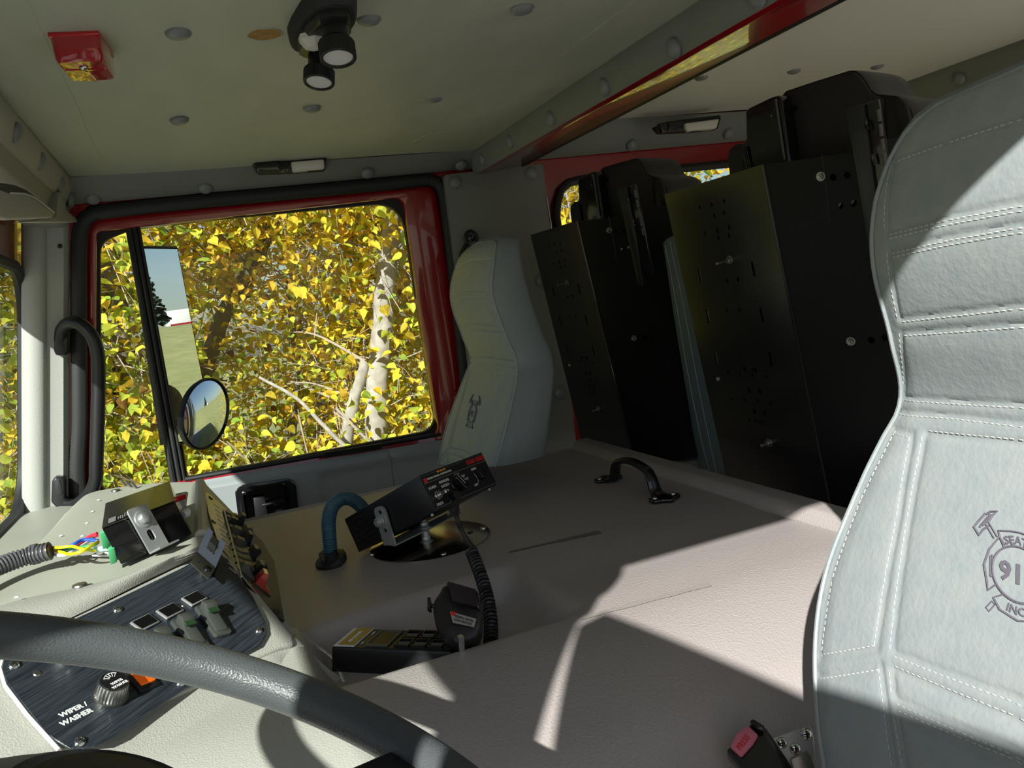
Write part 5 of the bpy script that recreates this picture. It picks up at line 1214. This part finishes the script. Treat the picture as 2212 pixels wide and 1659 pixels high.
# ================================================================== HAND MICROPHONE AND COILED CORD
mc = thing('hand_microphone', 'black siren hand microphone with ribbed grille standing behind the tray lip', 'microphone', at(985, 1400, Z=.80))
mo = at(985, 1345, Z=.855); 
def mface(x, y, h=0.0):
    return on(x, y, mo + mN*h, mN)
mN = (CAM-mo).normalized()*.55 + V((-.10, -.1, .62)); mN = mN.normalized()
ol3 = [(957, 1264), (970, 1262), (1035, 1282), (1041, 1300), (1040, 1355), (1033, 1376), (1022, 1384), (988, 1396), (958, 1380), (940, 1350), (934, 1322), (937, 1296), (948, 1282)]
M0 = rpoly(ol3, 8, 3); cc = (sum(p[0] for p in M0)/len(M0), sum(p[1] for p in M0)/len(M0))
def mring(s_, h, dx=0, dy=0): return [mface(cc[0]+(x-cc[0])*s_+dx, cc[1]+(y-cc[1])*s_+dy) + mN*h for x, y in M0]
mb = MB(); mb.loft([mring(.80, -.030), mring(.97, -.022), mring(1.0, -.010), mring(.97, .0), mring(.86, .005)]); mcb = mb.build('housing', 'black_plastic', mc, smooth=50)
gr = [(964, 1263), (1036, 1284), (1040, 1326), (976, 1310)]
mb = MB(); g1_ = [mface(x, y) + mN*.003 for x, y in gr]; gc_ = sum(g1_, V())/4; g2_ = [gc_+(p-gc_)*.86+mN*.009 for p in g1_]; mb.loft([[p for p in g1_], g2_]); gf = mb.build('grille_block', 'black_gloss', mc, bevel=.0015)
for k in range(12):
    t_ = (k+.5)/12; a = g2_[0].lerp(g2_[3], t_)+mN*.0004; b = g2_[1].lerp(g2_[2], t_)+mN*.0004; mb = MB(); mb.tube([a.lerp(b, .03), a.lerp(b, .97)], .0014, 6); mb.build('grille_rib', 'black_gloss', gf)
lp4 = [mface(x, y)+mN*.0075 for x, y in ((974, 1328), (1031, 1344), (1026, 1362), (980, 1352))]
mb = MB(); mb.prism(lp4, mN*.0006); ml4 = mb.build('maker_label', 'label_silver', mc)
tx_ = (lp4[1]-lp4[0]).normalized(); ty_ = mN.cross(tx_)
text_on('lettering', 'FEDERAL SIGNAL', .0042, lp4[0].lerp(lp4[2], .56)+mN*.0008+ty_*.0022, tx_, ty_, 'panel_black', ml4, sx=.8); text_on('lettering', 'CORPORATION', .0042, lp4[0].lerp(lp4[2], .56)+mN*.0008-ty_*.0024, tx_, ty_, 'panel_black', ml4, sx=.8)
mb = MB(); mb.box(lp4[0].lerp(lp4[2], .14)+mN*.0008, (.006, .005, .0004), (tx_, ty_, mN)); mb.build('maker_mark', 'print_red', ml4)
mb = MB(); a = mface(940, 1302)+mN*-.008; mb.tube([a, mface(928, 1302)+mN*-.008], .003, 8); mb.cyl(mface(929, 1302)+mN*-.008, (mface(915, 1302)-mface(940, 1302)), .007, .004, 10); mb.prism([mface(x, y)-mN*.012 for x, y in ((922, 1288), (929, 1287), (930, 1314), (923, 1313))], mN*.010); mb.build('push_to_talk_key', 'black_gloss', mc, bevel=.001)
cc_ = thing('coiled_cord', 'black coiled microphone cord hanging from the siren down to the microphone', 'cable', at(1050, 1380, Z=.80))
s0_ = jk + fN*.018
mb = MB(); mb.tube([jk+fN*.002, jk+fN*.014, jk+fN*.02-h_*.006], .0058, 12); mb.build('plug', 'black_gloss', cc_, bevel=.001)
lead = catmull([jk+fN*.018-h_*.004, at(986, 1112, D=1.21), at(997, 1145, D=1.21), at(1012, 1170, D=1.205), at(1028, 1192, D=1.195)], 8)
mb = MB(); mb.tube(lead, .0036, 8); mb.build('straight_lead', 'rubber', cc_)
def Dz(x, y, dz=.0):
    p = at(x, y, Z=.83+dz); return p
ax = catmull([at(1018, 1190, D=1.19), at(1030, 1220, D=1.165), at(1044, 1260, D=1.13), at(1054, 1300, D=1.095), at(1060, 1345, D=1.06), at(1060, 1388, D=1.025)], 30)
pts5 = []; turns = 27; N_ = turns*12
for k in range(N_+1):
    t = k/N_*(len(ax)-1); i = min(int(t), len(ax)-2); p = ax[i].lerp(ax[i+1], t-i); d_ = (ax[min(i+3, len(ax)-1)]-ax[max(i-3, 0)]).normalized(); e1 = d_.cross(V((0, 1, .2))).normalized(); e2 = d_.cross(e1)
    a = 2*math.pi*k/12; pts5.append(p+(e1*math.cos(a)+e2*math.sin(a))*.0078)
mb = MB(); mb.tube(pts5, .0025, 6); mb.build('coil', 'black_plastic', cc_)
# ================================================================== SEAT BELT BUCKLE BY THE DRIVER SEAT
bk_ = thing('seat_belt_buckle', 'black seat belt buckle with a faded red button beside the driver seat', 'seat belt buckle', at(1660, 1640, D=.80))
bA = at(1630, 1600, D=.795); bN = (CAM-bA).normalized(); bN = (bN*.8+V((0, -.1, .5))).normalized()
bf = lambda x, y, h=0.0: on(x, y, bA+bN*h, bN)
mb = MB(); mb.prism([bf(x, y) for x, y in ((1568, 1620), (1575, 1614), (1626, 1558), (1636, 1562), (1656, 1572), (1715, 1659), (1730, 1700), (1640, 1740), (1600, 1659))], -bN*.022); mb.build('buckle_body', 'black_gloss', bk_, bevel=.003, seg=3)
mb = MB(); prr = [bf(x, y, .0) for x, y in ((1577, 1617), (1590, 1590), (1616, 1571), (1638, 1592), (1626, 1612), (1604, 1636), (1600, 1638))]; mb.prism(prr, bN*.006); pb = mb.build('release_button', 'press_red', bk_, bevel=.0015)
ax4 = (bf(1633, 1590)-bf(1602, 1632)).normalized()
text_on('lettering', 'PRESS', .0085, bf(1606, 1604, .0064), ax4, bN.cross(ax4), 'print_red', pb, sx=.8)
mb = MB(); mb.prism([bf(x, y, .002) for x, y in ((1618, 1562), (1626, 1556), (1652, 1572), (1650, 1584), (1636, 1580))], bN*.006); mb.build('buckle_lip', 'black_gloss', bk_, bevel=.002)
bp = thing('belt_mount_bracket', 'zinc plate with three screws beside the seat belt buckle', 'bracket', at(1715, 1610, D=.83))
b2n = V((-.35, -.75, .45)).normalized(); b2a = at(1715, 1610, D=.825); bg2 = lambda x, y, h=0.0: on(x, y, b2a+b2n*h, b2n)
mb = MB(); mb.prism([bg2(x, y) for x, y in ((1668, 1594), (1742, 1568), (1750, 1570), (1756, 1590), (1760, 1640), (1690, 1659), (1668, 1610))], b2n*.002); mb.build('zinc_plate', 'zinc', bp, bevel=.0005, seg=1)
for x, y in ((1688, 1605), (1741, 1586), (1717, 1617)): screw(bp, bg2(x, y, .002), b2n, .006)
mb = MB(); mb.prism([bg2(x, y, .006) for x, y in ((1706, 1640), (1742, 1622), (1752, 1634), (1770, 1690), (1720, 1690))], b2n*.003); mb.build('strap_anchor', 'steel', bp, bevel=.001)
# ================================================================== STEERING WHEEL
sw = thing('steering_wheel', 'large black steering wheel rim crossing the lower left foreground', 'steering wheel', (-.078, .386, 1.0416))
tau, az = .4882, .0883
wn_ = V((math.sin(tau)*math.cos(az), math.sin(tau)*math.sin(az), math.cos(tau))); we1 = wn_.cross(V((1, 0, 0))).normalized(); we2 = wn_.cross(we1); wc = V((-.078, .386, 1.0416))
mb = MB(); rings = []; n = 150
for i in range(n+1):
    a = 2*math.pi*i/n; rd = we1*math.cos(a)+we2*math.sin(a); c = wc+rd*.225
    notch = 0
    rings.append([c + rd*math.cos(b)*.0152*(1-.04*abs(math.sin(a*18)) if math.sin(b) < -.2 else 1) + wn_*math.sin(b)*.0152 for b in [2*math.pi*k/20 for k in range(20)]])
mb.loft(rings, caps=False); mb.build('rim', 'wheel_rubber', sw, smooth=60)
hubc = wc - wn_*.026
SPA = 302
mb = MB(); mb.lathe([(.060, -.03), (.075, .0), (.078, .018), (.070, .022), (.044, .036), (.040, .034), (.0, .036)], hubc, wn_, 40); mb.build('hub', 'rubber', sw)
mb = MB(); mb.lathe([(.038, .034), (.036, .038), (0, .040)], hubc, wn_, 32); mb.build('horn_button', 'rubber', sw)
for a in (R_(SPA), R_(SPA+180)):
    rd = we1*math.cos(a)+we2*math.sin(a); tn = wn_.cross(rd)
    mb = MB(); mb.loft([[c_+tn*x+wn_*z for x, z in ((-.02*k, -.006), (.02*k, -.006), (.02*k, .006), (-.02*k, .006))] for c_, k in ((hubc+rd*.06+wn_*.0, 1.1), (hubc+rd*.15+wn_*.008, .8), (wc+rd*.216-wn_*.006, .9))]); mb.build('spoke', 'black_plastic', sw, bevel=.003)
mb = MB(); mb.cyl(hubc-wn_*.35, wn_, .035, .33, 20); mb.build('steering_column', 'black_plastic', sw)
# ================================================================== OUTSIDE
GZ = -1.15
def gz(x, y):
    h = 0.0
    t = sstep(13, 60, x); h += t*4.2*(1-.25*sstep(0, 40, abs(y)))
    h += .35*sstep(14, 22, x)
    h += .25*sstep(3.2, 5, y)*(1-t) + .04*math.sin(x*.7)*math.sin(y*.9)*sstep(3.2, 5, y)
    return GZ+h
mb = MB()
def gfn(u, v):
    x = -50+150*u; y = -60+120*v
    return V((x, y, gz(x, y)))
mb.grid(130, 130, gfn); gr_ = struct(mb.build('floor', 'grass', fixn=False), 'grassy ground rising to a hill behind the truck')
mb = MB(); mb.prism([(-20, -14, GZ+.0), (13.5, -14, GZ+.0), (13.5, 3.1, GZ+.0), (-20, 3.1, GZ+.0)], (0, 0, .03)); struct(mb.build('floor', 'asphalt'), 'pale asphalt drive beside the truck')
# truck body behind the cab (seen in the mirrors only)
tr = struct(bpy.data.objects.new('wall_right', None), 'red body side of the fire engine behind the cab'); COL.objects.link(tr); tr.location = (4.5, 1.1, 0)
mb = MB(); mb.box((5.6, 1.08, .55), (6.4, 2.3, 2.5)); mb.build('body_panels', 'red_paint', tr, bevel=.02)
for k in range(4):
    mb = MB(); mb.box((3.3+k*1.5, 2.245, .55), (1.35, .02, 1.9)); mb.build('roller_shutter', 'steel', tr, bevel=.005)
mb = MB(); mb.box((.9, 1.08, -.55), (2.9, 2.36, 1.0)); mb.build('cab_skirt', 'red_paint', tr, bevel=.02)
# ---- mirrors on the passenger side
mr = thing('side_mirror', 'tall rectangular side mirror outside the passenger window, reflecting sky and a grassy hill', 'mirror', at(372, 720, Y=2.5))
ma = at(372, 720, Y=2.5); vv = (ma-CAM).normalized(); rr_t = V((.975, .20, .022)).normalized(); mn = (rr_t-vv).normalized()
mf = lambda x, y, h=0.0: on(x, y, ma+mn*h, mn)
q = [mf(304, 537), mf(383, 538), mf(443, 850), mf(428, 952), mf(368, 955)]
mb = MB(); mb.prism(q, -mn*.006); mb.build('mirror_glass', 'mirror', mr, smooth=0)
cm = sum(q, V())/5
mb = MB(); mb.loft([[cm+(p-cm)*1.012+mn*.001 for p in q], [cm+(p-cm)*1.03-mn*.004 for p in q], [cm+(p-cm)*1.02-mn*.035 for p in q], [cm+(p-cm)*.6-mn*.055 for p in q]], caps=False); mb.add([cm+(p-cm)*.6-mn*.055 for p in q], [(0, 1, 2, 3, 4)]); mb.build('mirror_housing', 'black_plastic', mr)
ma0 = at(392, 985, Y=2.52); mb = MB(); mb.tube([cm-mn*.05, V((ma0.x, ma0.y+.02, cm.z-.2)), ma0, at(410, 1110, Y=2.50), V((-.30, 2.25, .62))], .010, 8); mb.build('mirror_arm', 'black_plastic', mr)
ov = thing('convex_mirror', 'small oval convex mirror overlapping the foot of the tall side mirror', 'mirror', at(443, 893, Y=2.42))
oc = at(443, 893, Y=2.42); vo = (oc-CAM).normalized(); ro = V((.96, .24, -.06)).normalized(); on_ = (ro-vo).normalized()
ou, ou2, _ = basis(on_)
# ellipse axes from the picture
of = lambda x, y: on(x, y, oc, on_)
ea = (of(450, 817)-of(438, 972))/2; eb_ = (of(494, 888)-of(392, 900))/2
mb = MB(); rings = []
for k in range(13):
    s_ = k/12; dome = .011*(1-s_*s_)
    rings.append([oc + ea*(s_*.94*math.cos(a)) + eb_*(s_*.94*math.sin(a)) + on_*(dome+.004) for a in [2*math.pi*j/48 for j in range(48)]] if k else [oc+on_*(dome+.004)+ea*.002*math.cos(a)+eb_*.002*math.sin(a) for a in [2*math.pi*j/48 for j in range(48)]])
mb.loft(rings, caps=False); mb.add(rings[0], [tuple(range(48))]); mb.build('mirror_glass', 'mirror', ov, smooth=80)
mb = MB(); rings = []
for s_, h in ((.93, .006), (.96, .009), (1.0, .006), (1.01, -.002), (.97, -.012), (.7, -.026), (.2, -.032)): rings.append([oc + ea*(s_*math.cos(a)) + eb_*(s_*math.sin(a)) + on_*h for a in [2*math.pi*j/40 for j in range(40)]])
mb.loft(rings, caps=False); mb.build('mirror_housing', 'rubber', ov)
mb = MB(); mb.tube([oc-on_*.03, ma0+V((0, 0, .06))], .008, 8); mb.build('mirror_arm', 'black_plastic', ov)
# ---- white truck and conifer far back on the hill (mirror scenery)
tk = thing('parked_truck', 'white box truck parked on the hill, seen only reflected in the side mirror', 'truck', (95, 22.7, gz(95, 22.7)))
z0 = gz(95, 22.7)
mb = MB(); mb.box((95, 23.2, z0+2.0), (2.4, 3.0, 2.4)); mb.build('cargo_box', 'truck_white', tk, bevel=.05)
mb = MB(); mb.box((95, 25.5, z0+1.3), (2.2, 1.6, 1.8)); mb.build('cab_body', 'red_paint', tk, bevel=.15)
mb = MB(); mb.box((93.78, 23.2, z0+1.5), (.04, 2.9, .3)); mb.build('side_stripe', 'red_paint', tk)
for dx in (-1.0, 1.0):
    for dy in (11.6, 16.0): mb = MB(); mb.cyl(V((95+dx-.15, dy+9.5, z0+.5)), (1, 0, 0), .5, .3, 20); mb.build('wheel', 'rubber', tk)
cf = thing('conifer_tree', 'dark conifer on the hill, seen only reflected in the side mirror', 'tree', (55, 12.4, gz(55, 12.4)))
z0 = gz(55, 12.4); rnd = random.Random(9); mb = MB()
for k in range(420):
    t = rnd.random()**.7; h = .6+5.4*(1-t); r = .15+1.5*t*(.7+.3*rnd.random()); a = rnd.random()*6.283; c = V((55+math.cos(a)*r*.1, 12.4+math.sin(a)*r*.1, z0+h)); e = V((55+math.cos(a)*r, 12.4+math.sin(a)*r, z0+h-.25*r)); sd = V((-math.sin(a), math.cos(a), 0))*.22
    mb.add([c, e+sd, e+V((0, 0, -.15)), e-sd], [(0, 1, 2), (0, 2, 3)])
o_ = mb.build('needle_boughs', 'conifer', cf, smooth=0, fixn=False); o_['kind'] = 'stuff'
mb = MB(); mb.tube([(55, 12.4, z0), (55, 12.4, z0+5.5)], lambda t: .14*(1-t)+.02, 8); mb.build('trunk', 'bark', cf)
# ---- leafy autumn trees beyond the passenger side
import numpy as np
LM = ['leaf_yellow', 'leaf_gold', 'leaf_lime', 'leaf_green', 'leaf_brown']
def leaf_shape(f=.25):
    return [(0, 0, 0), (.28, .02, f*.5), (.47, .22, f*.8), (.42, .52, f), (.20, .80, f*.6), (0, 1.05, -.06), (-.20, .80, f*.6), (-.42, .52, f), (-.47, .22, f*.8), (-.28, .02, f*.5), (0, .45, 0)], [(i, (i+1) % 10, 10) for i in range(10)]
LV, LF = leaf_shape(); LV = np.array(LV); LF = np.array(LF)
LEAF_ME = []
for m_ in LM:
    for f in (.12, .30):
        v_, f_ = leaf_shape(f); me = bpy.data.meshes.new('leaf'); me.from_pydata(v_, [], f_); me.materials.append(MATS[m_]); LEAF_ME.append(me)
def inview(p, pad=60):
    v = p-CAM; w_ = v.dot(F)
    if w_ < .1: return False
    x = 1106+FPX*v.dot(CR)/w_; y = 829.5-FPX*v.dot(CU)/w_
    return (-pad < x < 960 and 400-pad < y < 1140) or (1170 < x < 1620 and 340 < y < 490)
def tree(name, label, trunks, boxes, nb, lpb, wts, seed, lsize=.058, bark='bark', twig_r=.006, nleaf=220, group='autumn trees beyond the passenger window', cat='tree'):
    """trunks: list of (path, r0, r1); boxes: target volumes ((x0,x1),(y0,y1),(z0,z1),weight)"""
    rnd = random.Random(seed); nr = np.random.default_rng(seed)
    t = thing(name, label, cat, trunks[0][0][0] if not isinstance(trunks[0][0][0], V) else tuple(trunks[0][0][0]), group)
    allp = []
    for pth, ra, rb2 in trunks:
        c = catmull(pth, 8); c = [p+V((rnd.uniform(-1, 1), rnd.uniform(-1, 1), 0))*ra*.12 for p in c]
        mb = MB(); mb.tube(c, lambda u, ra=ra, rb2=rb2: ra+(rb2-ra)*u, 12); mb.build('trunk', bark, t)
        allp += c
    pos = []; mb = MB()
    W_ = [b[3] for b in boxes]
    for k in range(nb):
        bx = rnd.choices(boxes, W_)[0]; tgt = V([rnd.uniform(*bx[i]) for i in range(3)])
        cand = sorted(allp, key=lambda p: (p-tgt).length + max(0, p.z-tgt.z)*.8)[:6]; s_ = rnd.choice(cand)
        md = s_.lerp(tgt, .5)+V((rnd.uniform(-.12, .12), rnd.uniform(-.12, .12), rnd.uniform(-.02, .2)))
        c = catmull([s_, md, tgt], 5); rr0 = twig_r*rnd.uniform(.5, 1.7)*(1+.8*(rnd.random() < .1)); mb.tube(c, lambda u, r=rr0: r*(1-.75*u), 5, caps=False)
        ends = [tgt]
        for q in range(5):
            b = c[rnd.randrange(3, len(c))]; e = b+V((rnd.gauss(0, .2), rnd.gauss(0, .2), rnd.gauss(-.04, .18))); mb.tube([b, b.lerp(e, .5)+V((0, 0, rnd.uniform(-.03, .05))), e], rr0*.4, 3, caps=False); ends.append(e)
            for q2 in range(2): e2_ = e+V((rnd.gauss(0, .12), rnd.gauss(0, .12), rnd.gauss(-.03, .12))); mb.tube([b.lerp(e, .6), e2_], rr0*.25, 3, caps=False)
        for e in ends:
            n = int(lpb/len(ends)*rnd.uniform(.4, 1.6)); pos.append(nr.normal(0, 1, (n, 3))*np.array([.13, .13, .10])+np.array(e))
    o = mb.build('branches', 'twig' if bark != 'bush' else 'twig', t, smooth=60, fixn=False); o['kind'] = 'stuff'
    P = np.concatenate(pos); n = len(P)
    # orientation: petiole up, blade hanging, random yaw
    yawr = nr.uniform(0, 2*np.pi, n); tilt = nr.normal(.5, .5, n); rll = nr.normal(0, .6, n); sz = lsize*nr.uniform(.55, 1.25, n)
    dx = np.stack([np.cos(yawr)*np.cos(tilt), np.sin(yawr)*np.cos(tilt), -np.sin(tilt)], 1)
    up = np.stack([np.cos(yawr)*np.sin(tilt), np.sin(yawr)*np.sin(tilt), np.cos(tilt)], 1); sd = np.cross(up, dx)
    s2_ = sd*np.cos(rll)[:, None]+up*np.sin(rll)[:, None]; u2_ = -sd*np.sin(rll)[:, None]+up*np.cos(rll)[:, None]
    wts = np.array(wts, float); mi = nr.choice(5, n, p=wts/wts.sum())
    # the leaves showing largest, each an object of its own
    cd_ = np.array(CAM); dist = np.linalg.norm(P-cd_, axis=1); order = np.argsort(dist/sz); single = []
    for i in order:
        if len(single) >= nleaf: break
        if inview(V(P[i]), 0): single.append(i)
    lo_ = root_loc(t)
    for i in single:
        o = bpy.data.objects.new('leaf', LEAF_ME[mi[i]*2+(i % 2)]); COL.objects.link(o); o.parent = t
        mt = Matrix((V(s2_[i]), V(dx[i]), V(u2_[i]))).transposed().to_4x4() @ Matrix.Scale(float(sz[i]), 4); mt.translation = V(P[i])-lo_; o.matrix_local = mt
    keep = np.ones(n, bool); keep[single] = False
    P, dx, s2_, u2_, sz, mi = P[keep], dx[keep], s2_[keep], u2_[keep], sz[keep], mi[keep]; n = len(P)
    vt_ = (P[:, None, :] + (s2_[:, None, :]*LV[None, :, 0:1] + dx[:, None, :]*LV[None, :, 1:2] + u2_[:, None, :]*LV[None, :, 2:3])*sz[:, None, None] - np.array(lo_)).reshape(-1, 3)
    fc = (LF[None]+np.arange(n)[:, None, None]*11).reshape(-1)
    me = bpy.data.meshes.new('foliage'); me.vertices.add(len(vt_)); me.vertices.foreach_set('co', vt_.ravel().astype(np.float32))
    me.loops.add(len(fc)); me.loops.foreach_set('vertex_index', fc.astype(np.int32)); nf = len(fc)//3
    me.polygons.add(nf); me.polygons.foreach_set('loop_start', (np.arange(nf)*3).astype(np.int32))
    me.polygons.foreach_set('material_index', np.repeat(mi, 10).astype(np.int32))
    for m_ in LM: me.materials.append(MATS[m_])
    me.update(); me.validate()
    o = bpy.data.objects.new('foliage', me); COL.objects.link(o); o.parent = t; o['kind'] = 'stuff'
    return t
a = lambda x, y, Y: at(x, y, Y=Y)
tree('cottonwood_tree', 'pale-trunked tree with bright yellow leaves at the right of the door window', [([a(815, 1250, 4.7), a(812, 950, 4.6), a(822, 750, 4.6), a(836, 560, 4.6), a(850, 380, 4.5), a(840, 100, 4.5)], .075, .045), ([a(730, 1250, 4.7), a(752, 930, 4.6), a(790, 780, 4.6)], .045, .03), ([a(560, 815, 4.5), a(640, 860, 4.4), a(700, 920, 4.35), a(772, 990, 4.3)], .008, .014)],
     [((.5, 1.9), (3.8, 6.0), (1.45, 3.0), 5), ((.2, 1.8), (5.2, 7.0), (.0, 1.4), 2), ((1.15, 1.9), (4.0, 5.6), (.0, 1.6), .6)], 105, 95, (7, 2, 3, 1, .2), 11, bark='bark_pale')
tree('cottonwood_tree', 'leaning tree with golden leaves in the middle of the door window', [([a(350, 1300, 6.2), a(420, 900, 6.2), a(480, 690, 6.1), a(560, 540, 6.0), a(650, 350, 5.9), a(700, 100, 5.8)], .075, .035), ([a(600, 1150, 6), a(640, 850, 6), a(620, 600, 6)], .03, .02)],
     [((-.6, 1.1), (4.2, 7.0), (1.5, 3.2), 5), ((-.5, 1.2), (6.0, 7.4), (.0, 1.4), 1.5)], 100, 95, (6, 4, 2.5, .8, .6), 12, lsize=.055)
tree('cottonwood_tree', 'dark-trunked tree with green-yellow leaves behind the small vent window', [([a(250, 1350, 5.2), a(258, 950, 5.2), a(262, 750, 5.1), a(240, 550, 5.1), a(210, 300, 5.0)], .07, .04)],
     [((-1.6, -.2), (3.9, 6.2), (.9, 2.8), 4), ((-1.6, -.1), (4.0, 6.4), (-.1, 1.1), 3)], 110, 90, (2.5, 2, 5, 3, .5), 13)
tree('cottonwood_tree', 'yellow tree seen through the rear side window above the crew seats', [([V((3.2, 5.8, GZ)), V((3.15, 5.7, .6)), V((3.0, 5.6, 2.0)), V((2.8, 5.6, 3.6))], .10, .05)],
     [((2.1, 3.0), (3.9, 6.0), (1.1, 2.8), 3), ((3.0, 5.0), (4.6, 7.0), (1.2, 3.2), 5), ((1.8, 5.0), (4.0, 7.0), (-.5, 1.2), 2)], 110, 85, (6, 4, 2.5, 1, .3), 14)
tree('cottonwood_tree', 'green-leaved tree at the far left edge, beyond the windshield corner', [([V((-2.3, 5.4, GZ)), V((-2.2, 5.3, .6)), V((-2.0, 5.2, 2.0)), V((-1.9, 5.1, 3.6))], .08, .04)],
     [((-2.6, -1.1), (3.4, 6.0), (.0, 2.6), 5)], 80, 85, (2, 1.5, 5, 4, .4), 15)
tree('cottonwood_tree', 'tall yellow tree standing behind the first row of trees', [([V((1.0, 8.2, GZ)), V((1.0, 8.2, 1)), V((1.1, 8.1, 3)), V((1.2, 8, 5))], .12, .05)],
     [((-3.5, 5.0), (7.4, 9.0), (-.8, 4.8), 5)], 130, 85, (5, 3, 3, 1.5, .6), 16, lsize=.065, nleaf=60)
for k, (x0, x1, y0, lab, sd_) in enumerate(((-1.7, -.55, 3.5, 'lime green shrub low behind the vent window', 21), (-.55, .35, 3.55, 'bright yellow-green shrub below the oval mirror', 22), (.35, 1.5, 3.7, 'low yellow shrub at the foot of the pale trunk', 23))):
    xm = (x0+x1)/2
    tree('leafy_shrub', lab, [([V((xm, y0+.5, GZ)), V((xm+.05, y0+.5, -.5)), V((xm, y0+.45, .2))], .03, .012)], [((x0, x1), (y0, y0+1.0), (-.7, .52), 1)], 45, 80, (2, .6, 6, 3, .2), sd_, lsize=.05, nleaf=150, group='low shrubs beside the truck', cat='shrub')
